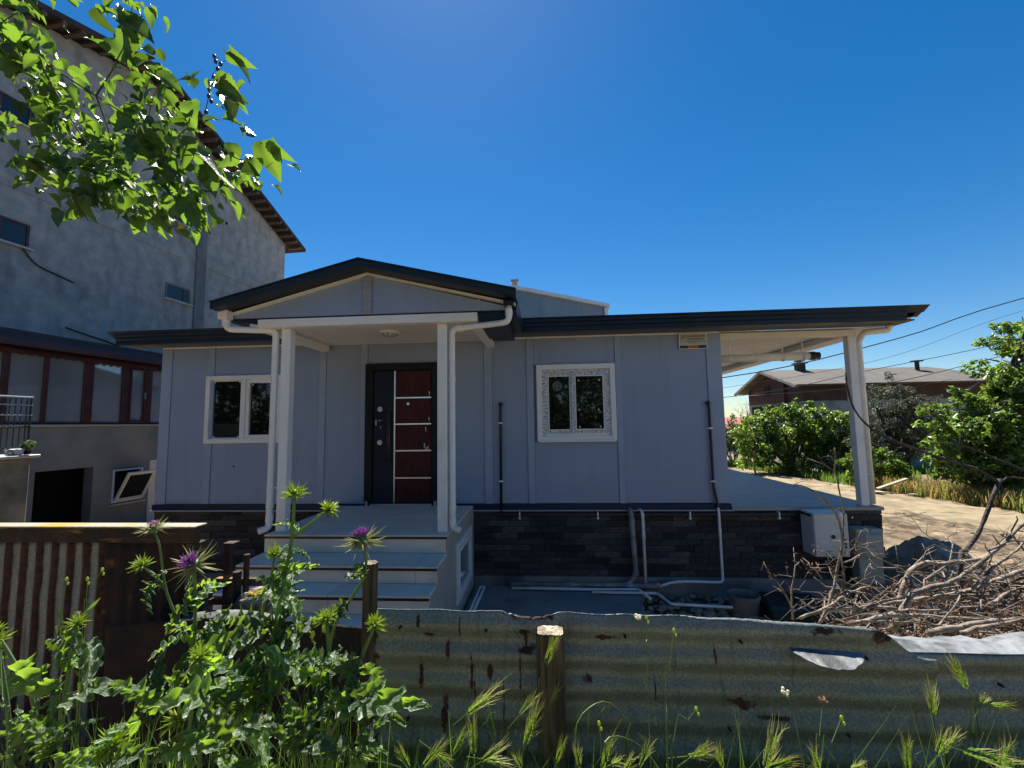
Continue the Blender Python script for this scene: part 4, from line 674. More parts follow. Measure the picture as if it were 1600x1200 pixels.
MB().box(-.43, -.32, -1.86, -1.75, 2.50, 2.56).build('rain_outlet', M['anthracite'], PR, bevel=.008)
# terrace
TE = thing('covered_terrace', 'open tiled side terrace under the projecting house roof', 'terrace', (3.55, 0, -.01))
FL = MB().box(2.575, 4.555, -.02, 7.5, -.011, -.005).build('floor', M['mortar'], TE)
MB().box(2.575, 4.575, -.045, -.022, -.045, .004).build('floor_edge', M['floor_tile'], TE, bevel=.004)
for j in range(13):
    for i in range(4):
        x0 = 2.58+i*.495; y0 = -.02+j*.58
        MB().box(x0+.002, x0+.493, y0+.002, y0+.578, -.004, .006).build('floor_tile', M['floor_tile'], FL, bevel=.002)
MB().box(4.325, 4.437, .01, .122, .006, 2.38).build('post', M['white'], TE, bevel=.006)
MB().box(4.325, 4.437, 6.9, 7.01, .006, 2.38).build('post', M['white'], TE, bevel=.006)
MB().box(2.562, 4.44, .0, .11, 2.381, 2.475).build('front_beam', M['cream'], TE, bevel=.004)
MB().box(4.29, 4.44, .111, 7.3, 2.381, 2.470).build('side_beam', M['cream'], TE, bevel=.004)
CE = MB().box(2.562, 4.95, .0, 7.3, 2.49, 2.50).build('ceiling', M['cream'], TE)
for j in range(14):
    MB().box(2.565, 4.95, .12+j*.5, .612+j*.5, 2.478, 2.489).build('ceiling_panel', M['cream'], CE, bevel=.003)
D = MB().tube(fillet([(4.80, -.13, 2.50), (4.80, -.10, 2.43), (4.50, -.05, 2.415), (4.497, .06, 2.30), (4.497, .06, .03)], .06, 5), .042, 14).build('downpipe', M['pvc'], TE, smooth=True)
for z_ in (.44, 1.68): MB().tube([(4.497, .06, z_-.01), (4.497, .06, z_+.01)], .051, 14).build('pipe_clip', M['pvc'], D)
MB().tube([(4.497, .06, 1.74), (4.497, .06, 1.80)], .048, 14).build('coupling', M['pvc'], D)
HP = MB().tube([(2.56, .55, 2.165), (4.13, .55, 2.185)], .062, 16).build('ceiling_pipe', M['cream'], TE, smooth=True)
MB().tube([(4.09, .55, 2.184), (4.17, .55, 2.186)], .067, 16).tube([(4.17, .55, 2.186), (4.24, .55, 2.188)], .055, 16).build('end_cap', M['black'], HP)
for x in (2.9, 3.3, 3.7, 4.0):
    MB().box(x-.008, x+.008, .546, .554, 2.24, 2.478).tube([(x-.01, .55, 2.175), (x+.01, .55, 2.175)], .067, 16).build('hanger', M['cream'], HP)
# black vent pipes on the wall
def vent(path, clips):
    P = MB().tube(fillet(path, .03, 3), .019, 10).ball((path[0][0], path[0][1]-.01, path[0][2]), (.034, .03, .034), 12, 8).build('vent_pipe', M['black'], H, smooth=True)
    for (x, z_) in clips: MB().box(x-.04, x+.04, -.06, -.012, z_-.006, z_+.006).tube([(x, -.045, z_-.012), (x, -.045, z_+.012)], .024, 10).build('pipe_clip', M['pvc'], P)
vent([(-.655, -.03, 1.497), (-.66, -.04, 1.46), (-.668, -.04, -.07)], ((-.661, 1.223), (-.664, .379)))
vent([(2.325, -.03, 1.46), (2.335, -.04, 1.40), (2.337, -.04, .30), (2.372, -.055, .06), (2.372, -.07, -.10)], ((2.335, 1.104), (2.331, .361)))
# sewage and supply pipes down the plinth
def gpipe(name, path, r, m, label=None, rad=.05, cpl=()):
    P = MB().tube(fillet(path, rad, 5), r, 12).build(name, m, None, smooth=True); tag(P, label, 'pipe', 'pipes along the plinth')
    for c, d in cpl: MB().tube([Vector(c)-Vector(d), Vector(c)+Vector(d)], r*1.2, 12).build('coupling', m, P)
    return P
gpipe('waste_pipe', [(1.163, .0, -.03), (1.163, -.09, -.03), (1.176, -.10, -.16), (1.207, -.10, -.90), (1.10, -.11, -1.04), (-.55, -.10, -1.052)], .036, M['grey_pvc'], 'thick grey waste pipe down the plinth and along the pad', .09, (((1.177, -.1, -.17), (0, 0, .03)), ((1.205, -.1, -.88), (0, 0, .03)), ((.35, -.104, -1.047), (.05, 0, 0))))
gpipe('waste_branch', [(1.02, -.12, -1.045), (1.46, -.15, -1.04), (1.50, -.16, -.99)], .036, M['grey_pvc'], 'short grey waste pipe stub beside the thick grey pipe', .04, (((1.12, -.124, -1.045), (.04, 0, 0)), ((1.40, -.146, -1.041), (.04, 0, 0))))
gpipe('supply_pipe', [(1.29, .0, -.03), (1.322, -.09, -.035), (1.330, -.10, -.16), (1.334, -.10, -1.06)], .020, M['pvc'], 'thin white pipe down the plinth beside the thick grey one', .04, (((1.331, -.1, -.24), (0, 0, .03)), ((1.332, -.1, -.36), (0, 0, .05)), ((1.328, -.1, -.10), (0, 0, .03))))
gpipe('drain_pipe', [(2.372, -.05, .03), (2.372, -.085, -.06), (2.374, -.085, -.965), (2.345, -.12, -.985), (1.85, -.15, -.968), (1.66, -.15, -.985), (1.50, -.16, -1.035)], .018, M['pvc'], 'thin white pipe below the right vent pipe curving along the foundation', .03, (((2.373, -.085, -.30), (0, 0, .03)), ((1.76, -.15, -.973), (.03, 0, 0))))
for i, (p, lb) in enumerate(zip(PIPES_WHITE, ('white pipe bent in a U on the pad beside the steps', 'white pipe lying bent on the pad and ending at the pot', 'white pipe along the foundation behind the bent one'))):
    gpipe('ground_pipe', p, .017, M['pvc'], lb, .05)
MB().tube([(-.5, -.2, -1.06), (.45, -.20, -1.06)], .024, 10).build('pipe_sleeve', M['grey_pvc'], bpy.data.objects['ground_pipe.002'], smooth=True)
# sign
SG = thing('house_sign', 'small pale maker sign under the eave at right of the front wall', 'sign', (2.16, -.02, 2.27))
MB().prism([(1.966, 2.268), (1.985, 2.252), (2.345, 2.252), (2.363, 2.268), (2.363, 2.478), (1.966, 2.478)], 'y', -.028, -.013).build('plate', M['sign_plate'], SG)
MB().frame(1.966, 2.363, 2.252, 2.478, .008, -.031, -.0285).build('border', M['pvc'], SG)
MB().box(1.976, 2.090, -.0305, -.0283, 2.262, 2.302).box(2.235, 2.353, -.0305, -.0283, 2.262, 2.302).build('bar', M['ink'], SG)
MB().box(2.0905, 2.2345, -.0305, -.0283, 2.262, 2.302).build('bar', M['orange'], SG)
def text(s, x0, x1, z, h, m, parent, y=-.0315, name='lettering'):
    cu = bpy.data.curves.new('t', 'FONT'); cu.body = s; cu.size = 1; cu.extrude = .01; cu.space_character = 1.15
    ob = bpy.data.objects.new('t', cu); me = bpy.data.meshes.new_from_object(ob); bpy.data.objects.remove(ob)
    v = np.array([p.co[:] for p in me.vertices]); a, b = v.min(0), v.max(0); o = wloc(parent)
    for p in me.vertices:
        c = p.co.copy(); p.co = (x0+(c.x-a[0])/(b[0]-a[0])*(x1-x0)-o.x, y-.0012*(c.z/.01)-o.y, z+(c.y-a[1])/(b[1]-a[1])*h-o.z)
    me.materials.clear(); me.materials.append(m); return link(name, me, parent)
text('SAHINLER', 2.070, 2.335, 2.424, .030, M['ink'], SG); text('PREFABRIK', 2.085, 2.328, 2.384, .022, M['ink'], SG)
text('444', 2.125, 2.205, 2.270, .022, M['ink'], SG)
lg = MB()
for t0, t1, rr in ((.3, 2.4, .034), (2.8, 5.2, .030), (5.4, 6.6, .024)):
    lg.tube([(2.024+rr*math.cos(t), -.030, 2.418+rr*math.sin(t)) for t in np.linspace(t0, t1, 9)], [.002, .004, .006, .007, .007, .006, .005, .003, .002], 6)
lg.prism([(2.000, 2.405), (2.045, 2.425), (2.052, 2.445), (2.03, 2.438), (2.012, 2.425)], 'y', -.031, -.0285).build('emblem', M['grey_pvc'], SG)
ls = MB(); x = 1.985
while x < 2.34:
    L = rng.uniform(.012, .03); ls.box(x, x+L, -.0303, -.0284, 2.358, 2.364); x += L+.006
x = 2.10
while x < 2.21:
    L = rng.uniform(.010, .02); ls.box(x, x+L, -.0303, -.0284, 2.338, 2.344); x += L+.005
ls.build('fine_print', M['ink'], SG)
# cabinet and meter box
CB = thing('electrical_cabinet', 'white metal electrical cabinet mounted on the stone plinth', 'cabinet', (3.69, -.17, -.58))
MB().box(3.47, 3.90, -.33, -.05, -.58, -.02).build('body', M['cabinet'], CB, bevel=.006)
MB().box(3.475, 3.895, -.352, -.332, -.575, -.03).build('door', M['cabinet'], CB, bevel=.006)
MB().tube([(3.70, -.352, -.32), (3.70, -.366, -.32)], .024, 16).build('lock', M['black'], CB)
MB().box(3.80, 3.815, -.36, -.352, -.33, -.30).build('latch', M['grey_pvc'], CB)
for z_ in (-.36, -.41, -.45): MB().box(3.835, 3.86, -.357, -.352, z_-.012, z_+.012).build('label_plate', M['black'], CB)
MB().box(3.46, 3.50, -.30, -.05, -.075, -.045).build('bracket', M['black'], CB)
MT = thing('meter_box', 'beige plastic meter box standing at the plinth corner', 'meter box', (4.22, -.12, -.95))
MB().box(4.06, 4.39, -.24, -.045, -.62, -.245).build('body', M['meter'], MT, bevel=.008)
MB().add([(4.075, -.242, -.60), (4.375, -.242, -.60), (4.375, -.242, -.29), (4.075, -.242, -.29), (4.14, -.285, -.59), (4.36, -.285, -.59), (4.345, -.285, -.32), (4.15, -.285, -.32)],
         [(4, 5, 6, 7), (0, 1, 5, 4), (1, 2, 6, 5), (2, 3, 7, 6), (3, 0, 4, 7), (3, 2, 1, 0)]).build('cover', M['meter'], MT)
MB().box(4.075, 4.375, -.232, -.045, -.95, -.625).build('lower_box', M['meter'], MT, bevel=.008)
MB().tube([(4.225, -.24, -.265), (4.225, -.25, -.265)], .012, 10).build('screw', M['black'], MT)
MB().box(4.08, 4.37, -.22, -.06, -1.25, -.951).build('base', M['concrete'], MT)
MB().box(3.98, 4.055, -.10, -.046, -1.0, -.2).build('conduit', M['dark'], MT)
# pot and green lid on the ground
PT = thing('plastic_pot', 'open brown grey pot on the ground at the white pipe end', 'pot', (2.42, -.62, -1.2))
pot = MB(); n = 28
for (rr, z_) in ((.15, -1.22), (.175, -.99), (.187, -.985), (.187, -.95), (.168, -.95), (.15, -1.06)):
    pot.v += [(2.42+rr*math.cos(2*math.pi*i/n), -.62+rr*math.sin(2*math.pi*i/n), z_) for i in range(n)]
pot.f = [(k*n+i, k*n+(i+1) % n, (k+1)*n+(i+1) % n, (k+1)*n+i) for k in range(5) for i in range(n)]
pot.build('wall', M['pot'], PT, smooth=False)
MB().tube([(2.42, -.62, -1.065), (2.42, -.62, -1.055)], .152, 24).build('soil', M['concrete'], PT)
gl = MB().prism([(2.60, -.90), (3.25, -.95), (3.34, -.42), (2.70, -.36)], 'z', -1.18, -1.0).build('green_crate', M['green'], None, bevel=.03)
tag(gl, 'dark green plastic crate on the ground between pot and meter box', 'crate')
wr = MB().ball((6.05, .35, -1.02), (.22, .18, .14), 9, 6).build('white_rock', M['rock_white'], None)
tag(wr, 'pale block of stone at the foot of the soil mound', 'rock')
# ------------------------------------------------------------------ tall grey building (local x runs along its front, -y towards the yard)
TB = thing('apartment_building', 'tall grey plastered building with gabled eave and red brown ground floor windows', 'building', (-11.85, 0, 0), rz=R_(86))
def L_(mb, name, m, p=TB, **k): return mb.build(name, m, p, local=True, **k)
L_(MB().prism([(-9, -3), (11.2, -3), (11.2, 9.12), (4.91, 11.62), (-9, 7.3)], 'y', 0, 10), 'wall', M['plaster'])
RT = L_(MB().prism([(4.91, 11.66), (11.75, 8.94), (11.75, 9.06), (4.91, 11.80)], 'y', -.62, 10.4).prism([(4.908, 11.66), (-9.5, 7.18), (-9.5, 7.30), (4.908, 11.80)], 'y', -.62, 10.4), 'roof', M['roof_dark'])
for k in range(20):
    t = (k+.5)/20; s = 4.91+6.7*t; z_ = 11.655-2.664*t
    L_(MB().box(s-.05, s+.05, -.60, -.01, z_-.09, z_-.005), 'purlin', M['roof_wood'], RT)
for k in range(20):
    t = (k+.5)/20; s = 4.9-8.0*t; z_ = 11.655-2.49*t
    L_(MB().box(s-.05, s+.05, -.60, -.01, z_-.09, z_-.005), 'purlin', M['roof_wood'], RT)
L_(MB().box(6.76, 7.13, -.07, -.003, 3.3, 10.6), 'column', M['column'])
L_(MB().box(-9, 11.2, -.02, -.002, 6.62, 6.9), 'floor_band', M['plaster'])
for (s0, s1, z0, z1) in ((1.62, 2.37, 8.15, 8.64), (.95, 2.35, 5.36, 5.90), (5.76, 6.62, 5.20, 5.69), (5.74, 6.54, 7.72, 8.27)):
    WN = L_(MB().frame(s0, s1, z0, z1, .05, -.03, .0), 'window', M['brown_frame'] if z0 > 5.3 else M['column'], bevel=.004)
    L_(MB().box(s0+.05, s1-.05, -.008, -.003, z0+.05, z1-.05), 'pane', M['small_glass'], WN)
    L_(MB().box((s0+s1)/2+.16, (s0+s1)/2+.20, -.025, -.01, z0+.05, z1-.05), 'mullion', M['brown_frame'], WN)
    L_(MB().box(s0-.06, s1+.06, -.10, -.001, z0-.045, z0-.004), 'sill', M['stone_sill'], WN)
# projecting ground floor
B0, B1, BY = -9, 6.4, -1.2
bw = MB()
for (a, b, z0, z1) in ((B0, 2.0, -3, 1.30), (2.0, 3.12, .37, 1.30), (3.12, 3.54, -3, 1.30), (3.54, 4.33, .28, 1.30), (3.54, 4.33, -3, -.56), (4.33, 4.46, -3, 1.30), (4.46, 5.4, .42, 1.30), (5.4, B1, -3, 1.30)): bw.box(a, b, BY, BY+.25, z0, z1)
L_(bw, 'bay_wall', M['plaster2'])
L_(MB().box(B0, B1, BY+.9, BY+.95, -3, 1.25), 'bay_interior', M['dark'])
L_(MB().box(2.0, 3.12, BY+.1, BY+.9, -3, -1.22), 'garage_floor', M['concrete'])
L_(MB().box(B0, B1, BY-.05, BY+.27, 1.302, 1.345), 'bay_sill', M['stone_sill'])
BF = L_(MB().box(B0, B1, BY-.0, BY+.1, 1.347, 1.40).box(B0, B1, BY, BY+.1, 2.78, 2.97), 'bay_frame', M['brown_frame'])
for (a, b) in ((1.33, 1.44), (2.02, 2.10), (2.79, 2.99), (3.65, 3.82), (4.27, 4.42), (5.2, 5.3), (.6, .7), (-.2, -.1), (-1.0, -.9)):
    L_(MB().box(a, b, BY-.02, BY+.08, 1.40, 2.78), 'mullion', M['brown_frame'], BF, bevel=.008)
for (a, b) in ((-.1, .6), (.7, 1.33), (1.44, 2.02), (2.10, 2.79), (2.99, 3.65), (3.82, 4.27), (4.42, 5.2), (5.3, 6.3)):
    L_(MB().box(a, b, BY+.03, BY+.045, 1.40, 2.78), 'pane', M['bay_glass'], BF)
L_(MB().frame(3.83, 4.26, 1.41, 2.77, .05, BY-.03, BY+.02), 'sash', M['brown_frame'], BF, bevel=.006)
L_(MB().box(4.20, 4.22, BY-.07, BY-.03, 2.0, 2.16), 'handle', M['chrome'], BF)
va = MB(); s = B0
while s < B1:
    pts = [(s, 2.86)]+[(s+.16*t, 2.80-.055*math.sin(math.pi*t)) for t in np.linspace(0, 1, 7)]+[(s+.16, 2.86)]
    va.prism(pts, 'y', BY-.10, BY-.085); s += .161
L_(va, 'valance', M['brown_frame'], BF)
SK = L_(MB().slab([(B0, -.001, 3.42), (B1, -.001, 3.42), (B1, -1.55, 2.99), (B0, -1.55, 2.99)], .06), 'bay_roof', M['skirt'])
L_(MB().box(B0, B1, -1.60, -1.552, 2.88, 3.0), 'bay_fascia', M['brown_frame'], SK)
L_(MB().box(B0, B1, -.06, -.003, 3.40, 3.47), 'flashing', M['brown_frame'], SK)
# open basement window and door
HW = L_(MB().frame(3.56, 4.31, -.54, .26, .045, BY-.01, BY+.06), 'hopper_window', M['white'])
L_(MB().box(3.6, 4.27, BY+.2, BY+.22, -.5, .22), 'opening', M['dark'], HW)
sh = MB().frame(-.36, .36, -.39, .39, .075, -.022, .022)
m_ = Matrix.Translation((3.95, BY-.215, -.16)) @ Matrix.Rotation(R_(28), 4, 'X')
sh.v = [tuple(m_ @ Vector(p)) for p in sh.v]; L_(sh, 'sash', M['white'], HW, bevel=.006)
sh = MB().box(-.285, .285, -.004, .004, -.315, .315); sh.v = [tuple(m_ @ Vector(p)) for p in sh.v]; L_(sh, 'pane', M['small_glass'], HW)
L_(MB().box(3.5, 4.38, BY-.09, BY-.002, -.60, -.562), 'sill', M['stone_sill'], HW)
DR = L_(MB().frame(4.47, 5.39, -1.3, .41, .08, BY-.02, BY+.05), 'basement_door', M['white'])
L_(MB().frame(4.56, 5.30, -1.2, .32, .10, BY-.01, BY+.04, wb=.75), 'leaf', M['white'], DR)
L_(MB().box(4.66, 5.20, BY+.0, BY+.02, -.45, .22), 'pane', M['small_glass'], DR)
def cab(p): L_(MB().tube(resample(p, .08), .018, 6), 'cable', M['wire'], TB, smooth=True)
cab([(2.2, -.03, 5.36), (2.5, -.04, 5.05), (2.9, -.03, 4.95), (3.3, -.04, 4.86)])
cab([(3.2, -.03, 3.72), (3.7, -.05, 3.62), (4.3, -.04, 3.52), (4.9, -.03, 3.35), (5.3, -.03, 3.3)])
L_(MB().tube([(7.95, -.02, 8.55+.05*math.sin(0)), (7.95, -.05, 8.55)], .05, 10), 'hook', M['wire'], TB)
def hang(s, z_, wd, hh, m, lb):
    o = MB(); nn = 6
    for j in range(nn+1):
        for i in range(4): o.v.append((s+wd*(i/3-.5)*(1-.35*j/nn), -.14-.02*math.sin(i*2+j), z_-hh*j/nn))
    o.f = [(j*4+i, j*4+i+1, (j+1)*4+i+1, (j+1)*4+i) for j in range(nn) for i in range(3)]
    me = o.mesh('cloth', smooth=True, fix=False); me.materials.append(m)
    ob = link('cloth', me); ob.matrix_world = Matrix.Translation((-11.85, 0, 0)) @ Matrix.Rotation(R_(86), 4, 'Z'); sol = ob.modifiers.new('s', 'SOLIDIFY'); sol.thickness = .01
    tag(ob, lb, 'cloth')
hang(6.02, 7.68, .24, .34, M['cloth'], 'yellow cloth hanging below the upper window of the grey building')
hang(6.42, 7.68, .16, .36, M['cloth2'], 'pale cloth hanging beside the yellow cloth under the upper window')
# concrete block with rack at the left edge
BK = thing('concrete_balcony', 'stained concrete balcony block with pale slab edge at the left', 'balcony', (-9.2, .3, -1.2))
MB().box(-11.5, -8.02, -3.2, -.16, -2.2, .80).build('wall', M['old_concrete'], BK, bevel=.02)
MB().box(-11.5, -7.93, -3.3, -.10, .803, .85).build('slab', M['stone_sill'], BK, bevel=.01)
RK = thing('wire_rack', 'dark wire rack standing on the concrete balcony block', 'rack', (-8.6, .0, .85))
for k in range(11):
    y = -.95+k*.075
    MB().tube([(-8.12, y, .86), (-8.12, y, 1.74)], .008, 6).build('wire', M['wire'], RK)
for z_, rr in ((1.74, .016), (1.62, .010), (1.46, .010), (1.28, .010), (.95, .010)):
    MB().tube([(-8.11, -1.0, z_), (-8.11, -.13, z_)], rr, 8).build('rail', M['chrome'] if z_ > 1.4 else M['wire'], RK)
for y in (-.98, -.15): MB().tube([(-8.115, y, .85), (-8.115, y, 1.75)], .014, 8).build('upright', M['wire'], RK)
BS = thing('flower_basket', 'small white patterned basket on the balcony slab before the rack', 'basket', (-8.0, -.42, .85))
MB().prism([(-.48, .855), (-.33, .855), (-.30, .95), (-.51, .95)], 'x', -8.06, -7.95).build('basket', M['bag'], BS, bevel=.01)
# ------------------------------------------------------------------ leaf clouds for trees and shrubs
def leaf_cloud(centers, n, size, seed, aspect=.55, up=.35, shell=.55):
    g = np.random.default_rng(seed); cs = np.array([c[:3] for c in centers], float); rs = np.array([c[3] for c in centers], float)
    wts = rs**2; idx = g.choice(len(cs), n, p=wts/wts.sum())
    d = g.normal(size=(n, 3)); d /= np.linalg.norm(d, axis=1)[:, None]
    rad = rs[idx]*(shell+(1-shell)*g.random(n)**.6)*(1+.12*g.normal(size=n))
    p = cs[idx]+d*rad[:, None]*np.array([1, 1, .85])
    nr = d*.6+g.normal(size=(n, 3))*.6+np.array([0, 0, up]); nr /= np.linalg.norm(nr, axis=1)[:, None]
    t = np.cross(nr, g.normal(size=(n, 3))); t /= np.linalg.norm(t, axis=1)[:, None]; b = np.cross(nr, t)
    s = size*(.6+.8*g.random(n))[:, None]
    fold = nr*s*.18
    q0 = p-t*s*.5; q1 = p+b*s*aspect*.5+fold*.6; q2 = p+t*s*.5-fold*.5; q3 = p-b*s*aspect*.5+fold*.6
    v = np.stack([q0, q1, q2, q3], 1).reshape(-1, 3); f = []
    k = np.arange(n)*4
    f = np.concatenate([np.stack([k, k+1, k+2], 1), np.stack([k, k+2, k+3], 1)], 1).reshape(-1, 3)
    return v, f
def np_mesh(name, v, f, m):
    me = bpy.data.meshes.new(name); me.vertices.add(len(v)); me.vertices.foreach_set('co', np.asarray(v, np.float32).ravel())
    k = f.shape[1]; me.loops.add(f.size); me.loops.foreach_set('vertex_index', f.astype(np.int32).ravel())
    me.polygons.add(len(f)); me.polygons.foreach_set('loop_start', np.arange(0, f.size, k, dtype=np.int32))
    me.update(calc_edges=True); me.materials.append(m); return me
def bushy(name, label, cat, base, clumps, n, size, m, seed, trunk=None, group=None, bark='bark', aspect=.55, part='crown'):
    t = thing(name, label, cat, base, group); q = random.Random(seed)
    cl = []
    for (x, y, z, r) in clumps:
        k = max(4, int(6+r*5))
        for _ in range(k):
            d = Vector((q.gauss(0, 1), q.gauss(0, 1), q.gauss(0, .8))).normalized()*r*q.uniform(.45, 1.0)
            cl.append((x+d.x, y+d.y, z+d.z, r*q.uniform(.22, .52)))
    for (x, y, z, r) in clumps:
        for _ in range(4):
            d = Vector((q.gauss(0, 1), q.gauss(0, 1), q.gauss(.35, .8))).normalized()*r
            for s_, r2 in ((1.0, .20), (1.18, .15), (1.34, .10)): cl.append((x+d.x*s_, y+d.y*s_, z+d.z*s_, r*r2+.04))
    v, f = leaf_cloud(cl, n, size, seed, aspect)
    zmin = base[2]+.02; v[:, 2] = np.maximum(v[:, 2], zmin)
    v = v-np.array(base); link(part, np_mesh(part, v, f, m), t)
    tb = MB(); bx, by, bz = base; r0 = trunk or .05
    for (x, y, z, r) in clumps:
        mid = ((bx*2+x)/3+q.uniform(-.1, .1), (by*2+y)/3, bz+(z-bz)*.5)
        pth = resample([(bx+q.uniform(-.1, .1), by+q.uniform(-.1, .1), bz-.15), mid, (x, y, z+r*.3)], .3)
        tb.tube(pth, [r0*(1-.65*i/(len(pth)-1)) for i in range(len(pth))], 6)
        for _ in range(4):
            d = Vector((q.gauss(0, 1), q.gauss(0, 1), q.gauss(.2, .7))).normalized()*r*.9
            tb.tube([(x, y, z), (x+d.x*.6, y+d.y*.6, z+d.z*.6+.05), (x+d.x, y+d.y, z+d.z)], [r0*.3, r0*.2, r0*.08], 5)
    tb.build('trunk', M[bark], t, fix=False)
    return t
pp = thing('potted_plant', 'small dark leafy plant beside the white basket', 'plant', (-8.02, -.22, .85))
MB().tube([(-8.02, -.22, .855), (-8.02, -.22, .92)], [.04, .05], 12).build('pot', M['dark'], pp)
v, f = leaf_cloud([(-8.02, -.22, 1.0, .08), (-8.0, -.26, .97, .06)], 160, .05, 61); link('leaves', np_mesh('leaves', v-np.array((-8.02, -.22, .85)), f, M['leaf_dark']), pp)
bushy('fig_bush', 'wide bright green leafy bush in front of the brick house gable', 'bush', (11.2, 14.6, -1.2),
      [(9.4, 14.3, .2, .9), (9.7, 14.2, 1.0, .75), (10.6, 14.3, .5, 1.0), (11.6, 14.4, .9, .9), (12.6, 14.5, .6, 1.0), (13.3, 14.4, .9, .8), (10.2, 14.2, -.5, .7), (13.4, 14.5, -.1, .8), (11.4, 14.6, -.2, .9), (9.3, 14.2, -.5, .7), (12.4, 14.4, -.3, .8), (11.0, 14.2, 1.35, .6), (12.2, 14.3, 1.3, .6)], 11000, .18, M['leaf_fig'], 11, .09)
bushy('shrub', 'dark green shrub above the pale gate beside the house corner', 'shrub', (10.2, 18.8, -1.3), [(9.8, 18.6, .3, .7), (10.6, 18.8, .5, .8), (11.2, 19, .2, .8), (9.2, 18.8, .2, .7), (10.2, 18.7, -.2, .7)], 3600, .15, M['leaf_dark'], 12, .06)
bushy('olive_tree', 'grey green olive tree right of the terrace post', 'tree', (13.3, 11.4, -1.15), [(12.6, 11.3, 1.4, .75), (13.4, 11.4, 2.0, .7), (14.0, 11.5, 1.3, .8), (13.2, 11.3, .5, .9), (12.2, 11.3, .3, .7), (14.3, 11.4, .4, .7), (12.9, 11.2, -.2, .7), (13.6, 11.3, 1.5, .7), (13.0, 11.3, 1.0, .7)], 15000, .11, M['leaf_olive'], 13, .12, aspect=.28)
bushy('fig_tree', 'large bright green tree at the right edge with dense broad leaves', 'tree', (13.2, 8.0, -1.1),
      [(13.3, 7.6, 1.5, .8), (14.2, 7.7, 2.6, .9), (14.6, 7.8, 3.5, .8), (12.3, 7.5, .9, .7), (13.6, 7.6, .7, .9), (14.8, 7.8, 1.5, 1.0), (15.2, 8.0, 2.6, 1.0), (12.0, 7.6, .35, .6), (11.5, 7.5, 1.25, .4), (14.3, 7.7, -.1, .8), (13.0, 7.6, -.1, .7), (15.6, 8, .4, .9), (12.8, 7.5, .2, .7), (13.0, 7.5, 1.2, .6), (14.0, 7.6, 1.6, .9), (14.9, 7.7, .6, .9), (13.7, 7.6, 2.1, .6), (12.4, 7.6, -.45, .5), (13.4, 7.5, -.6, .5), (14.4, 7.6, -.6, .6), (15.4, 7.7, -.5, .7), (11.8, 7.5, -.3, .4)], 18000, .165, M['leaf_fig'], 14, .13)
bushy('shrub', 'mid green bushy plant at the roadside between olive tree and terrace post', 'shrub', (11.4, 10.3, -1.15), [(11.3, 10.2, -.6, .55), (11.9, 10.1, -.4, .5), (11.0, 10.3, -.2, .4), (12.2, 9.9, -.7, .4)], 3000, .13, M['leaf_fig'], 15, .03)
bushy('shrub', 'small loose plant at the roadside before the wide bush', 'shrub', (11.0, 13.2, -1.15), [(10.8, 13.2, -.75, .5), (11.6, 13.2, -.85, .4)], 700, .12, M['leaf_dark'], 16, .03)
bushy('shrub', 'low bright green weeds clump beside the leaning post', 'shrub', (12.2, 12.9, -1.15), [(12.3, 12.9, -.85, .4), (12.9, 12.7, -.9, .35), (11.7, 13.0, -.95, .3)], 800, .11, M['leaf_fig'], 17, .02)
for i, (x, y, s) in enumerate(((-15.5, -13.5, 1.35), (-11.0, -14.5, 1.2), (.2, -13.5, 1.3), (4.4, -14.2, 1.3))):
    bushy('garden_tree', ('dark leafy tree reflected in the left window', 'dark leafy tree reflected at the right edge of the left window', 'tall dark leafy tree reflected in the right window', 'dark leafy tree right of the tall one behind the garden')[i], 'tree', (x, y, -.5),
          [(x+a*s, y+b*s, c*s, r*s) for a, b, c, r in ((0, 0, 3.4, 1.5), (-1.3, .2, 2.4, 1.3), (1.3, .1, 2.3, 1.3), (0, .6, 1.6, 1.3), (-.9, .3, .8, 1.1), (1.0, .4, .7, 1.1), (0, .2, 4.8, 1.1), (-1.6, 0, .6, 1.0), (1.6, 0, .5, 1.0), (0, -.3, 0.2, 1.0))], 9000, .24, M['leaf_tree'], 40+i, .16, group='trees behind the garden')
# bare far trees
def bare_tree(x, y, h, seed, lb):
    q = random.Random(seed); b = MB()
    def grow(p, d, L, r, lv):
        e = p+d*L; m_ = p+d*L*.5+Vector((q.gauss(0, .05), q.gauss(0, .05), 0))*L
        b.tube([p, m_, e], [r, r*.8, r*.6], 5)
        if lv:
            for _ in range(q.choice((2, 3, 3))):
                nd = (d+Vector((q.gauss(0, .45), q.gauss(0, .3), q.gauss(.1, .2)))).normalized(); grow(p+d*L*q.uniform(.55, 1), nd, L*q.uniform(.55, .8), r*.55, lv-1)
    grow(Vector((x, y, -1.3)), Vector((0, 0, 1)), h*.34, .10, 5)
    tag(b.build('bare_tree', M['twig'], None, fix=False), lb, 'tree')
bare_tree(19.2, 38.5, 5.6, 3, 'leafless grey tree far off beside the house corner')
bare_tree(21.2, 38.0, 6.0, 5, 'leafless tree far off left of the brick house gable')
# far red roofed house
FH = thing('far_house', 'far house with a red tiled roof behind the bare trees', 'house', (27, 58, -1.2))
MB().box(20, 30.5, 57, 66, -1.2, .1).build('wall', M['cream'], FH)
MB().prism([(55.8, .02), (61.5, 1.55), (67.2, .02), (67.2, .16), (61.5, 1.70), (55.8, .16)], 'x', 19.4, 31).build('roof', M['terracotta'], FH)
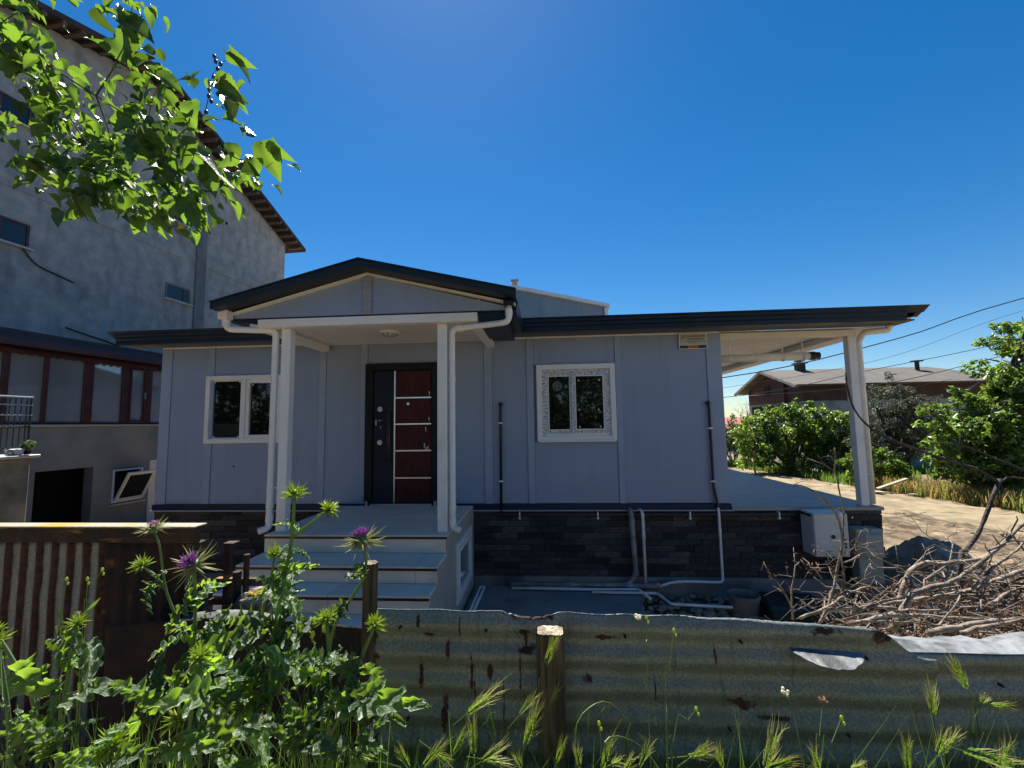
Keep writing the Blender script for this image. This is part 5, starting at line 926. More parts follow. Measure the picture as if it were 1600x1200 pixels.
# hangar behind
HG = thing('hangar', 'blue grey sheet metal hangar rising behind the house roof', 'building', (-3, 16, -1.2))
MB().prism([(-9, -1.2), (3.0, -1.2), (3.0, 6.62), (-1.4, 7.66), (-9, 5.86)], 'y', 14, 26).build('wall', M['hangar'], HG)
for k in range(13):
    x = -8.9+k*.98
    if x < 2.9:
        zt = (7.62-(x+1.4)*.236) if x > -1.4 else 7.6-(-1.4-x)*.236
        MB().box(x-.03, x+.03, 13.975, 13.998, -1.2, zt-.06).build('seam', M['hangar'], HG)
MB().prism([(-1.4, 7.60), (3.10, 6.54), (3.10, 6.70), (-1.4, 7.78)], 'y', 13.8, 26.2).prism([(-1.402, 7.60), (-9.2, 5.76), (-9.2, 5.92), (-1.402, 7.78)], 'y', 13.8, 26.2).build('roof', M['white'], HG)
MB().box(2.86, 3.02, 13.86, 13.998, -1.2, 6.55).build('corner_trim', M['white'], HG)
MB().box(-1.49, -1.22, 14.4, 14.7, 7.6, 8.1).box(-1.54, -1.17, 14.35, 14.75, 8.1, 8.22).build('chimney', M['concrete'], HG)
# brick neighbour house
NB = thing('brick_house', 'long unfinished brick house with grey roof beyond the hedge', 'house', (17.5, 19.5, -1.2))
MB().box(12.85, 22.4, 16.5, 22.4, -1.2, 2.12).build('plaster_wall', M['plaster'], NB)
MB().box(12.852, 22.4, 16.502, 22.4, 2.12, 2.98).prism([(16.502, 2.98), (22.4, 2.98), (19.45, 3.86)], 'x', 12.852, 13.1).build('brick_wall', M['brick'], NB)
MB().slab([(12.25, 15.95, 2.93), (22.9, 15.95, 2.93), (21.2, 19.45, 4.02), (12.25, 19.45, 4.02)], .09).add([(22.9, 15.95, 2.93), (22.9, 22.95, 2.93), (21.2, 19.45, 4.02)], [(0, 1, 2)]).slab([(12.25, 22.95, 2.93), (22.9, 22.95, 2.93), (21.2, 19.451, 4.02), (12.25, 19.451, 4.02)], .09).build('roof', M['roof_grey'], NB)
MB().slab([(12.20, 15.90, 2.90), (12.32, 15.90, 2.90), (12.32, 19.45, 4.0), (12.20, 19.45, 4.0)], .14).slab([(12.20, 23.0, 2.90), (12.32, 23.0, 2.90), (12.32, 19.451, 4.0), (12.20, 19.451, 4.0)], .14).build('verge_board', M['concrete'], NB)
MB().box(12.72, 12.85, 18.0, 18.5, -1.2, 3.3).build('pilaster', M['brick'], NB)
WN = MB().box(12.83, 12.848, 19.6, 20.3, 2.55, 3.15).build('window', M['dark'], NB)
MB().box(12.81, 12.845, 19.92, 19.98, 2.55, 3.15).build('mullion', M['brick'], WN)
MB().box(12.83, 12.848, 18.6, 22.0, 1.45, 2.0).build('balcony_opening', M['dark'], NB)
for x, w_ in ((17.6, .7), (20.0, .6)):
    WN = MB().box(x, x+w_, 16.47, 16.498, .4, 1.5).build('window', M['small_glass'], NB); MB().frame(x-.05, x+w_+.05, .35, 1.55, .05, 16.45, 16.47).build('frame', M['concrete'], WN)
MB().box(14.1, 14.5, 19.0, 19.4, 3.8, 4.32).box(14.0, 14.6, 18.9, 19.5, 4.32, 4.38).box(14.1, 14.5, 19.0, 19.4, 4.45, 4.52).build('chimney', M['roof_dark'], NB)
MB().tube([(20.0, 18.6, 3.7), (20.0, 18.6, 4.22)], .10, 10).tube([(20.0, 18.6, 4.22), (20.0, 18.6, 4.27)], .28, 10).build('flue', M['roof_dark'], NB)
MB().tube([(20.6, 15.97, 2.88), (20.0, 16.3, 2.3), (20.0, 16.44, 1.9), (20.0, 16.44, -1)], .06, 8).build('downpipe', M['concrete'], NB)
MB().box(17.6, 18.2, 17.6, 17.7, 3.48, 3.50).build('roof_patch', M['white'], NB)
# gate, posts, roadside things
GT = thing('metal_gate', 'pale metal gate with mesh panels beside the house corner', 'gate', (10.5, 18.5, -1.35))
for x in (9.95, 10.3, 10.65, 11.02): MB().box(x-.025, x+.025, 18.45, 18.5, -1.4, -.45).build('upright', M['gate'], GT)
for z_ in (-.50, -.95, -1.38): MB().box(9.95, 11.02, 18.455, 18.495, z_-.02, z_+.02).build('rail', M['gate'], GT)
MB().box(10.0, 11.0, 18.51, 18.52, -.46, -.22).build('tarp', M['gate_teal'], GT)
for k in range(7): MB().box(9.97, 11.0, 18.47, 18.48, -1.32+k*.12, -1.31+k*.12).build('wire', M['gate'], GT)
for (x, y, h, lean, lb) in ((9.15, 13.9, 1.05, 0, 'thin pale post standing before the wide bush'), (12.05, 13.6, .85, .18, 'short pale post leaning at the roadside'), (13.6, 8.6, .9, .02, 'thin wooden post in the dry brush under the large tree')):
    tag(MB().tube([(x, y, -1.25), (x+lean, y, -1.2+h)], .045, 8).build('wooden_post', M['plank'], None), lb, 'post')
for (a, b, wd, lb) in (((11.15, 8.2, -1.12), (12.9, 7.2, -1.10), .10, 'long pale plank lying along the far roadside'), ((10.7, 8.9, -1.05), (11.4, 8.6, -.70), .07, 'grey plank propped on the brush by the road'), ((9.9, 8.8, -1.1), (10.6, 8.5, -1.1), .16, 'flat pale board on the far edge of the road')):
    tag(MB().slab([(a[0], a[1]-wd, a[2]), (b[0], b[1]-wd, b[2]), (b[0], b[1]+wd, b[2]), (a[0], a[1]+wd, a[2])], .05).build('plank', M['plank'], None), lb, 'plank')
for (p, lb, rr) in (([(26, 8.3, 7.4), (15.2, 8.33, 4.93), (11.1, 8.15, 3.69), (5.65, 7.84, 2.57), (-2, 8.6, 2.2)], 'thick black cable rising to the right behind the terrace post', .016),
                    ([(30, 13, 8.0), (19.5, 12.63, 5.48), (13.0, 12.33, 3.44), (3, 12.4, 2.0)], 'thin faint wire above the grey roof', .007),
                    ([(30, 13, 7.0), (19.5, 12.73, 4.37), (13.0, 12.36, 3.12), (8.55, 12.1, 2.28), (2, 12, 1.8)], 'middle cable crossing above the roof ridge', .012),
                    ([(28, 11, 6.0), (17.3, 10.63, 3.56), (12.2, 10.35, 2.44), (7.5, 10.3, 2.1)], 'lowest cable crossing in front of the brick house', .012),
                    ([(18.6, 15, 2.95), (13.5, 14.5, 2.02), (9, 14.4, 1.95)], 'pale wire strung across the brick wall to the bush', .009)):
    tag(MB().tube(resample(p, .8), rr, 6).build('power_line', M['wire'], None, smooth=True, fix=False), lb, 'cable')
# roadside grass and dry brush
def blades(n, area, h, wd, seed, lean=.35, base=None):
    q = random.Random(seed); v = []; f = []
    for _ in range(n):
        x, y = area(q); z = (base(x, y) if base else gz(x, y))-.02; hh = h*q.uniform(.5, 1.25); a = q.uniform(0, 6.28); ln = lean*q.uniform(.2, 1.2)*hh
        dx, dy = math.cos(a), math.sin(a); w_ = wd*q.uniform(.6, 1.3); ox, oy = -dy*w_, dx*w_; k = len(v)
        v += [(x-ox, y-oy, z), (x+ox, y+oy, z), (x-ox*.8+dx*ln*.35, y-oy*.8+dy*ln*.35, z+hh*.55), (x+ox*.8+dx*ln*.35, y+oy*.8+dy*ln*.35, z+hh*.55), (x+dx*ln, y+dy*ln, z+hh)]
        f += [(k, k+1, k+3), (k, k+3, k+2), (k+2, k+3, k+4)]
    return np.array(v), np.array(f)
def strip_area(x0, x1, y0, y1, off):
    def a(q):
        y = q.uniform(y0, y1); return road_mid(y)+off+q.uniform(x0, x1), y
    return a
v, f = blades(3200, strip_area(-.1, 1.2, 10.0, 19, 1.4), .32, .014, 1); kind(link('roadside_grass', np_mesh('roadside_grass', v, f, M['grass'])), 'stuff')
v, f = blades(5200, strip_area(-.1, 1.6, 4.5, 10.2, 1.5), .42, .013, 2, .7); kind(link('dry_brush', np_mesh('dry_brush', v, f, M['dry_grass'])), 'stuff')
v, f = blades(900, strip_area(-.2, 1.5, 4.5, 10.2, 1.5), .45, .015, 3, .6); kind(link('roadside_grass', np_mesh('roadside_grass', v, f, M['grass'])), 'stuff')
v, f = blades(900, lambda q: (q.uniform(14, 26), q.uniform(9, 20)), .5, .03, 4, .5); kind(link('roadside_grass', np_mesh('roadside_grass', v, f, M['grass'])), 'stuff')
# ------------------------------------------------------------------ near fences
def sheet(x0, x1, ztop, zbot, yf, nx, nz, name, m, parent, horizontal=True, amp=.0068, pitch=.094, seed=0):
    b = MB()
    for j in range(nz+1):
        for i in range(nx+1):
            x = x0+(x1-x0)*i/nx; zt = ztop(x); z = zbot+(zt-zbot)*j/nz
            ph = (z if horizontal else x)*2*math.pi/pitch
            y = yf(x)+amp*math.sin(ph)+.006*mnoise.noise((x*3, z*5, seed))+.003*mnoise.noise((x*13, z*13, seed))
            b.v.append((x, y, z))
    b.f = [(j*(nx+1)+i, j*(nx+1)+i+1, (j+1)*(nx+1)+i+1, (j+1)*(nx+1)+i) for j in range(nz) for i in range(nx)]
    o = b.build(name, m, parent, smooth=True, fix=False)
    so = o.modifiers.new('thickness', 'SOLIDIFY'); so.thickness = .0015
    return o
FE = thing('corrugated_fence', 'weathered grey corrugated iron fence running across the front', 'fence', (0, -5.03, -.42))
SPOTS = [(-.605, .86, .030, .20), (-.60, .60, .035, .12), (-.30, .95, .004, .05), (.02, .72, .004, .08), (.33, .78, .004, .05), (.52, .88, .004, .04), (-.085, .945, .030, .012), (-.075, .885, .034, .016), (-.08, .915, .006, .030), (-.06, .995, .085, .014), (-.20, .82, .010, .03), (-.26, .80, .006, .07), (-.34, .88, .008, .035), (-.40, .93, .025, .008), (-.43, .80, .010, .05),
         (-.10, .83, .004, .06), (.12, .80, .02, .012), (.18, .93, .04, .01), (-.44, .97, .008, .03), (.60, .74, .05, .02), (.70, .70, .06, .008), (.86, .965, .05, .015), (-.25, .74, .004, .09), (-.155, .73, .003, .07), (-.35, .68, .012, .06), (1.02, .97, .03, .04)]
Z1 = zinc_mat('weathered_zinc', SPOTS); Z2 = zinc_mat('plain_zinc', [(.25, .6, .03, .05)]); Z3 = zinc_mat('striped_zinc', [], .082)
def zt1(x):
    z = .586-.008*max(0, x+.2)-.045*max(0, x-.45)**1.3
    if -.15 < x < .02: z -= .013*max(0, math.sin((x+.15)/.17*math.pi))**.6+.006*mnoise.noise((x*60, 0, 0))
    if x > 1.0: z -= .075*sstep(1.0, 1.14, x)
    return z+.004*mnoise.noise((x*9, 0, 0))+.0015*mnoise.noise((x*50, 0, 0))
sheet(-.62, 1.175, zt1, -.45, lambda x: -5.03-.02*max(0, x-.9), 150, 110, 'sheet', Z1, FE, seed=1)
S2 = sheet(1.06, 2.9, lambda x: .474+.003*mnoise.noise((x*7, 1, 1)), -.45, lambda x: -5.0, 90, 90, 'sheet', Z2, FE, seed=5)
fo = MB(); n = 60
for i in range(n+1):
    x = 1.04+1.9*i/n; w_ = .135+.02*mnoise.noise((x*5, 3, 0))+.012*mnoise.noise((x*23, 3, 0)); dz = .020*mnoise.noise((x*6, 0, 7))+.008*mnoise.noise((x*19, 0, 2))
    fo.v += [(x, -5.004, .474+.003*mnoise.noise((x*7, 1, 1))), (x, -5.004+w_*.5, .480+dz), (x, -5.004+w_, .466+dz*1.5)]
fo.f = [(i*3+j, i*3+3+j, i*3+4+j, i*3+1+j) for i in range(n) for j in range(2)]
fo.build('folded_edge', M['bare_zinc'], FE, fix=False).modifiers.new('t', 'SOLIDIFY').thickness = .0015
fl = MB(); n = 26
for i in range(n+1):
    t = i/n; x = .735+.215*t; k = math.sin(math.pi*t)**.7
    h = (.020*k+.007*mnoise.noise((x*60, 0, 2)))
    fl.v += [(x, -5.054, .504-.012*t), (x, -5.062-.062*k+.012*mnoise.noise((x*38, 0, 4)), .500-.012*t-.018*k+.004*mnoise.noise((x*50, 0, 9)))]
fl.f = [(i*2, i*2+2, i*2+3, i*2+1) for i in range(n)]
fl.build('torn_flap', M['bare_zinc'], FE, fix=False).modifiers.new('t', 'SOLIDIFY').thickness = .001
for k, (x, z_) in enumerate(((-.50, .535), (-.21, .53), (.24, .52), (.60, .51), (.97, .47), (-.47, .25), (.15, .26), (.55, .25), (.90, .245), (1.35, .40), (1.7, .40))):
    MB().tube([(x, -5.030, z_), (x, -5.046, z_)], .0042, 10).tube([(x, -5.046, z_), (x, -5.048, z_)], [.003, .002], 8).build('nail_head', M['rust'], FE)
# rusted sheet behind the thistles, coloured nearly black to stand for the shaded gaps
RS = thing('rusty_gap_sheet', 'rusty iron sheet coloured nearly black as the shaded gap behind the thistles', 'metal sheet', (-1.2, -4.6, -.42))
sheet(-2.0, -.60, lambda x: .345+.02*math.sin((x+1.8)*2.6)+.004*mnoise.noise((x*12, 0, 0)), -.45, lambda x: -4.62+.03*math.sin(x*3), 50, 30, 'sheet', M['rust'], RS, amp=.004, pitch=.12, seed=8)
cv = MB(); n = 24
for i in range(n+1):
    t = i/n; x = -1.74+.50*t
    for j in range(5):
        u = j/4; cv.v.append((x, -4.46-.10*u, .30+.045*math.sin(math.pi*(.15+.75*t))-.075*u*u))
cv.f = [(i*5+j, i*5+j+1, i*5+j+6, i*5+j+5) for i in range(n) for j in range(4)]
o = cv.build('bent_sheet', M['tarp'], None, smooth=True, fix=False); o.modifiers.new('t', 'SOLIDIFY').thickness = .003
tag(o, 'grey curved sheet lying below the orange lichen stone', 'metal sheet')
# rusted panel on the left
PN = thing('rusty_fence_panel', 'rusty upright corrugated fence panel with a lichen covered top rail', 'fence', (-2.46, -4.42, -.42))
yp = lambda x: -4.425+.055*(x+2.2)*.6
sheet(-3.7, -2.19, lambda x: .668, -.45, yp, 150, 24, 'sheet', Z3, PN, horizontal=False, amp=.010, pitch=.082, seed=3)
sheet(-2.20, -1.735, lambda x: .665, -.45, lambda x: yp(x)-.014, 44, 24, 'sheet', M['rust'], PN, horizontal=False, amp=.005, pitch=.075, seed=4)
MB().box(-3.7, -1.70, -4.475, -4.440, .655, .728).build('top_rail', M['rust_rail'], PN, bevel=.004)
MB().box(-3.7, -1.70, -4.49, -4.405, .729, .737).build('rail_cap', M['rail_top'], PN, bevel=.002)
MB().box(-1.755, -1.705, -4.47, -4.40, -.45, .654).build('end_post', M['rust_rail'], PN, bevel=.004)
IF = thing('iron_frame', 'dark rusty iron frame with upright pipe stubs beside the steps', 'iron frame', (-1.6, -4.3, -.6))
MB().tube([(-1.565, -4.36, -.6), (-1.565, -4.36, .488)], .020, 10).build('pipe_stub', M['rust'], IF); MB().tube([(-1.545, -4.32, -.6), (-1.545, -4.32, .560)], .014, 10).build('pipe_stub', M['rust'], IF)
MB().box(-1.72, -1.47, -4.31, -4.28, .40, .435).build('cross_bar', M['rust_rail'], IF); MB().box(-1.685, -1.655, -4.30, -4.27, -.6, .60).build('post', M['rust_rail'], IF)
MB().box(-1.685, -1.63, -4.31, -4.26, .60, .612).build('cap', M['rust_rail'], IF); MB().box(-1.72, -1.46, -4.35, -4.32, .32, .345).build('cross_bar', M['rust_rail'], IF)
def rocky(name, c, r, m, seed, lb, cat='stone', sub=None):
    b = MB().ball(c, r, 20, 12); out = []
    for p in b.v:
        d = Vector(p)-Vector(c); k = 1+.35*mnoise.noise(d*18+Vector((seed, 0, 0)))+.2*mnoise.noise(d*45); out.append(tuple(Vector(c)+d*k))
    b.v = out; o = b.build(name, m, None, smooth=False); tag(o, lb, cat); return o
RKK = rocky('lichen_stone', (-1.44, -4.37, .355), (.10, .07, .055), M['rock'], 4, 'rough stone crusted with bright orange lichen left of the steps')
li = MB()
for k in range(46):
    a, rr = rng.uniform(0, 6.28), rng.uniform(0, .055)**1; li.ball((-1.425+rr*math.cos(a), -4.375+rr*.6*math.sin(a)-.012, (.405)+.006*rng.random()-rr*.3), (.014*rng.uniform(.5, 1.2), .012, .007), 6, 4)
li.build('lichen', M['lichen'], RKK)
# wooden posts
def wood_post(name, x, y, z0, z1, w_, d_, seed, lb, round_=False):
    n, m_ = 36, 26; b = MB()
    for j in range(m_+1):
        z = z0+(z1-z0)*j/m_
        for i in range(n):
            a = 2*math.pi*i/n; c, s = math.cos(a), math.sin(a)
            if round_: ex, ey = c*w_/2, s*d_/2
            else:
                k = 1/max(abs(c), abs(s)); k = min(k, 1.22); ex, ey = c*k*w_/2, s*k*d_/2
            g_ = .055*mnoise.noise((c*6+seed, s*6, z*1.2))+.07*abs(mnoise.noise((c*14, s*14+seed, z*.9)))-.03
            top = .006*mnoise.noise((c*3, s*3, seed)) if j == m_ else 0
            wob = .008*mnoise.noise((z*3, seed, 0)) if round_ else 0
            b.v.append((x+ex*(1+g_)+wob, y+ey*(1+g_), z+top))
    b.f = [(j*n+i, j*n+(i+1) % n, (j+1)*n+(i+1) % n, (j+1)*n+i) for j in range(m_) for i in range(n)]
    o = b.build(name, M['wood'], None, smooth=False, fix=False); tag(o, lb, 'post')
    t = MB()
    for rr, dz in ((.93, .003), (.6, .007), (.3, .005)):
        for i in range(n):
            a = 2*math.pi*i/n; c, s = math.cos(a), math.sin(a); k = 1 if round_ else min(1/max(abs(c), abs(s)), 1.22)
            t.v.append((x+c*k*w_/2*rr, y+s*k*d_/2*rr, z1+dz+.005*mnoise.noise((c*9*rr, s*9*rr, seed))))
    t.f = [(k*n+i, k*n+(i+1) % n, (k+1)*n+(i+1) % n, (k+1)*n+i) for k in range(2) for i in range(n)]+[tuple(2*n+i for i in range(n))]
    t.build('cut_top', M['wood_top'], o, fix=False)
wood_post('fence_post', 0, -5.095, -.45, .556, .086, .07, 3, 'square weathered fence post with pale sawn top before the grey sheet')
wood_post('fence_post', -.612, -5.02, -.45, .735, .050, .05, 8, 'thin rough round fence post at the left end of the grey sheet', True)

# ------------------------------------------------------------------ leaves
def frame_from(base, tip, upv, roll=0.):
    d = (tip-base); L = d.length; y = d.normalized(); x = y.cross(upv)
    if x.length < 1e-3: x = y.orthogonal()
    x.normalize(); z = x.cross(y)
    m_ = Matrix((x, y, z)).transposed().to_4x4(); m_ = m_ @ Matrix.Rotation(roll, 4, 'Y'); return m_, L
def thistle_leaf_mesh(seed, wid=.30):
    q = random.Random(seed); n, s = 60, 4; b = MB(); uv = []
    lob = q.uniform(4.2, 5.4); ph = q.uniform(0, 1)
    for i in range(n+1):
        t = i/n
        env = (math.sin(math.pi*min(1, t**.8*.97+.02)))**.75*(1.08-.35*t)+.05*(1-t)
        for j in range(-s, s+1):
            v = j/s; side = 1 if v > 0 else -1
            fr = (t*lob+ph+(.12 if side > 0 else 0)) % 1
            lb_ = .26+.74*(1-abs(2*fr-1))**.85; sp_ = .55*max(0, 1-abs(fr-.5)*9)+.26*max(0, 1-abs(fr-.27)*12)+.26*max(0, 1-abs(fr-.73)*12)
            w_ = wid*env*(lb_+sp_*.9) if abs(v) > .95 else wid*env*lb_*.93
            x = v*w_
            wave = .105*math.sin(2*math.pi*(t*lob+ph)+(0 if side > 0 else 1.3))*abs(v)**1.5*min(1, env*1.4)
            z = .16*abs(x)+wave+.12*math.sin(math.pi*t)-.30*t*t+.012*q.gauss(0, 1)*abs(v)
            b.v.append((x, t+(.10*abs(v)*wid*1.4 if abs(v) > .9 else 0)*math.sin(math.pi*fr), z)); uv.append((t, v))
    W = 2*s+1; b.f = [(i*W+j, i*W+j+1, (i+1)*W+j+1, (i+1)*W+j) for i in range(n) for j in range(2*s)]
    me = b.mesh('leaf', smooth=True, fix=False); ul = me.uv_layers.new(name='UVMap')
    for l_ in me.loops: ul.data[l_.index].uv = uv[l_.vertex_index]
    me.materials.append(M['thistle_leaf']); return me
TL = [thistle_leaf_mesh(i, .165+.02*(i % 3)) for i in range(7)]
def mulberry_leaf_mesh(seed):
    q = random.Random(seed); n, s = 18, 3; b = MB(); uv = []
    droop = q.uniform(.25, .8); fold = q.uniform(.25, .8); tw = q.uniform(-.4, .4)
    for i in range(n+1):
        t = i/n; env = .35*(math.sin(math.pi*(t**.62)))**.85*(1.12-.25*t)
        for j in range(-s, s+1):
            v = j/s; ser = 1+(.07 if i % 2 else -.03)*(abs(v) > .9); x = v*env*ser
            back = -.10*abs(v)**2*max(0, 1-t*3.2)
            z = fold*abs(x)-droop*t*t+.035*math.sin(t*9+v*2+seed)*abs(v)+tw*x*t
            b.v.append((x, t+back, z)); uv.append((t, v))
    W = 2*s+1; b.f = [(i*W+j, i*W+j+1, (i+1)*W+j+1, (i+1)*W+j) for i in range(n) for j in range(2*s)]
    me = b.mesh('leaf', smooth=True, fix=False); ul = me.uv_layers.new(name='UVMap')
    for l_ in me.loops: ul.data[l_.index].uv = uv[l_.vertex_index]
    me.materials.append(M['mulberry_leaf']); return me
ML_ = [mulberry_leaf_mesh(i) for i in range(8)]
def put_leaf(me, base, tip, upv, parent, roll=0., name='leaf'):
    m_, L = frame_from(base, tip, upv, roll); o = link(name, me, parent); m_ = m_ @ Matrix.Diagonal((L, L, L, 1)); m_.translation = base-wloc(parent)
    o.matrix_local = m_; return o

# ------------------------------------------------------------------ thistles
def spines(n, r0, l0, l1, seed, zlo=-.2, zhi=1., thick=.0022, down=0):
    q = random.Random(seed); b = MB()
    for k in range(n):
        a = k*2.39996+q.uniform(-.2, .2); zz = zlo+(zhi-zlo)*(k+.5)/n; c = math.sqrt(max(0, 1-zz*zz)); d = Vector((c*math.cos(a), c*math.sin(a), zz+down)).normalized()
        L = q.uniform(l0, l1); p = d*r0*.8; mid = d*(r0+L*.45)+Vector((0, 0, .05*L)); e = d*(r0+L)+Vector((0, 0, q.uniform(-.1, .25)*L))
        b.tube([p, mid, e], [thick*1.7, thick, .0003], 4, cap=False)
        if k % 2 == 0:   # flat green bract under each second spine
            t = d.cross(Vector((0, 0, 1))); t = t.normalized() if t.length > .01 else Vector((1, 0, 0)); b.add([p-t*.006, p+t*.006, d*(r0+L*.35)+t*.003, d*(r0+L*.35)-t*.003], [(0, 1, 2, 3)])
    return b
def head_mesh(k):
    if k in ('purple', 'purpletop'): return spines(34, .022, .035, .075, 1, -.55, .45, .0021), .0235
    if k == 'pink': return spines(30, .018, .025, .055, 2, -.5, .6, .0017), .019
    if k == 'star': return spines(34, .014, .025, .042, 3, -.1, .95), .015
    if k == 'bigstar': return spines(48, .020, .035, .065, 4, -.2, .95, .0026), .022
    if k == 'green': return spines(36, .016, .022, .045, 5, -.35, .95), .017
    return spines(38, .011, .015, .032, 6, -.5, .98, .0024), .012
HEADS = {}
def get_head(k):
    if k not in HEADS:
        b, r = head_mesh(k); sp_ = b.mesh('spines', fix=False); sp_.materials.append(M['spine_pale' if k in ('purple', 'pink', 'purpletop') else 'spine'])
        ball = MB().ball((0, 0, 0), (r, r, r*.95), 14, 9).mesh('flower_head', smooth=True); ball.materials.append(M['thistle_stem'])
        flo = None
        if k in ('purple', 'purpletop', 'pink'):
            f_ = MB(); q = random.Random(9)
            for i in range(150 if k != 'pink' else 60):
                a, rr = q.uniform(0, 6.28), math.sqrt(q.random())*.85; d = Vector((rr*math.cos(a), rr*math.sin(a), 1.0)); d.normalize()
                L = r*(1.25 if k == 'purple' else .9)*q.uniform(.7, 1.1)
                f_.tube([d*r*.7, d*(r+L*.6)+Vector((q.gauss(0, .001), q.gauss(0, .001), 0)), d*(r+L)+Vector((q.gauss(0, .003), q.gauss(0, .003), 0))], [.0011, .0012, .0006], 3, cap=False)
            flo = f_.mesh('florets', fix=False); flo.materials.append(M['purple' if k != 'pink' else 'pink'])
        HEADS[k] = (ball, sp_, flo)
    return HEADS[k]
PLANTS = {'A': (('A', 'A2', 'A3'), 'tall thistle with an open purple flower in front of the rusty panel end'), 'B': (('B', 'B2', 'B3'), 'tallest thistle with spiny green head before the left porch post'),
          'C': (('C',), 'slender thistle with half open purple flower against the porch steps'), 'D': (('D',), 'thistle with straight stem and yellow bud left of the thin fence post'),
          'E': (('E',), 'thistle with wide spiny bud touching the thin fence post'), 'F': (('F',), 'thistle with yellow star shaped bud before the striped rusty sheet'),
          'G': (('G',), 'low thistle bud below the large purple flower'), 'H': (('H',), 'low thistle with pointed green bud at the bottom under the straight bud stem'),
          'I': (('I',), 'thistle with large spidery bud at the bottom left'), 'J': (('J',), 'low thistle with yellow star bud right of the large spidery bud'),
          'K': (('K',), 'low leafy thistle with green bud between the star bud and the pointed bud'), 'L': (('L',), 'leaning thick stemmed thistle at the left edge'), 'M': (('M',), 'thistle stem at the far lower left corner')}
TP = {}
for pk, (stems, lb) in PLANTS.items():
    p0 = THISTLES[stems[0]][0][0]; root = (p0[0], p0[1], -.42)
    T = thing('thistle', lb, 'thistle', root, 'thistles in front of the fences'); TP[pk] = (T, [])
    for sk in stems:
        pts, hk = THISTLES[sk]; pts = [Vector(p) for p in pts]
        if sk == stems[0]: pts = [Vector((pts[0].x+.02, pts[0].y, -.42))]+pts
        path = resample(pts, .03); r0 = .0085 if sk == stems[0] else .005
        rr = [r0*(1-.5*i/len(path)) for i in range(len(path))]
        MB().tube(path, rr, 8).build('stem', M['thistle_stem'], T, smooth=True, fix=False)
        d = (path[-1]-path[-3]).normalized(); ball, sp_, flo = get_head(hk)
        h = link('flower_head', ball, T); qn = Vector((0, 0, 1)).rotation_difference(d)
        if hk in ('star', 'bigstar', 'purple'): qn = Vector((0, 0, 1)).rotation_difference((d*.6+Vector((0, -.6, .35))).normalized())
        if hk == 'purple': qn = Vector((0, 0, 1)).rotation_difference((d*.6+Vector((0, -.8, .1))).normalized())
        h.location = path[-1]-wloc(T); h.rotation_mode = 'QUATERNION'; qq_ = random.Random(sk); h.rotation_quaternion = qn @ Quaternion((0, 0, 1), qq_.uniform(0, 6.28)); hs_ = qq_.uniform(.82, 1.12)*(.78 if hk in ('star', 'bigstar') else .9); h.scale = (hs_, hs_, hs_*qq_.uniform(.9, 1.15))
        link('spines', sp_, h)
        if flo: link('florets', flo, h)
        TP[pk][1].extend(path)
        q = random.Random(len(sk)*7+ord(sk[0])); k = int(len(path)*(.55 if sk == stems[0] else .2)); a = q.uniform(0, 6)
        while k < len(path)-2:
            a += 2.3; p = path[k]; L = q.uniform(.05, .11)*(1.0-.55*k/len(path))
            d2 = Vector((math.cos(a), math.sin(a)*.7, q.uniform(.15, .8))).normalized()
            put_leaf(TL[q.randrange(7)], p, p+d2*L, Vector((0, -.3, 1)), T, q.uniform(-.4, .4)); k += q.choice((4, 6, 8))
q = random.Random(5)
for (b_, t_, i) in BIG_LEAVES:
    b_, t_ = Vector(b_), Vector(t_)
    pk = min(TP, key=lambda k: min((p-b_).length for p in TP[k][1]))
    T, path = TP[pk]; near = min(path, key=lambda p: (p-b_).length)
    if (near-b_).length < .08: b_ = near
    put_leaf(TL[i], b_, b_+(t_-b_)*(.74 if b_.y < -5.38 else .98), Vector((q.uniform(-.2, .2), -.45, 1)), T, q.uniform(-.9, .9))
    if (t_-b_).length > .10 and i % 2 == 0:
        for s_ in ((1, 2) if b_.y < -5.3 else (1,)):
            d = (t_-b_); e = b_+Vector((d.x*q.uniform(-.6, .8), d.y+q.uniform(-.06, .06), abs(d.z)*.4+q.uniform(.02, .10))); put_leaf(TL[q.randrange(7)], b_+d*.15*s_*q.random(), e, Vector((q.uniform(-.4, .4), -.5, 1)), T, q.uniform(-1.2, 1.2))
# lower foliage of the same plants, filling in under the long leaves
for pk in 'ABDEGHIJKLM':
    T, path = TP[pk]; root = T.location
    for k in range(5):
        a = k*2.4+ord(pk); L = q.uniform(.14, .26); z = q.uniform(-.30, .10); b_ = Vector((root.x, root.y, z)); d = Vector((math.cos(a), math.sin(a)*.8, q.uniform(.0, .7))).normalized()
        e = b_+d*L
        if e.y < -5.75: continue
        put_leaf(TL[q.randrange(7)], b_, e, Vector((0, -.2, 1)), T, q.uniform(-.4, .4))

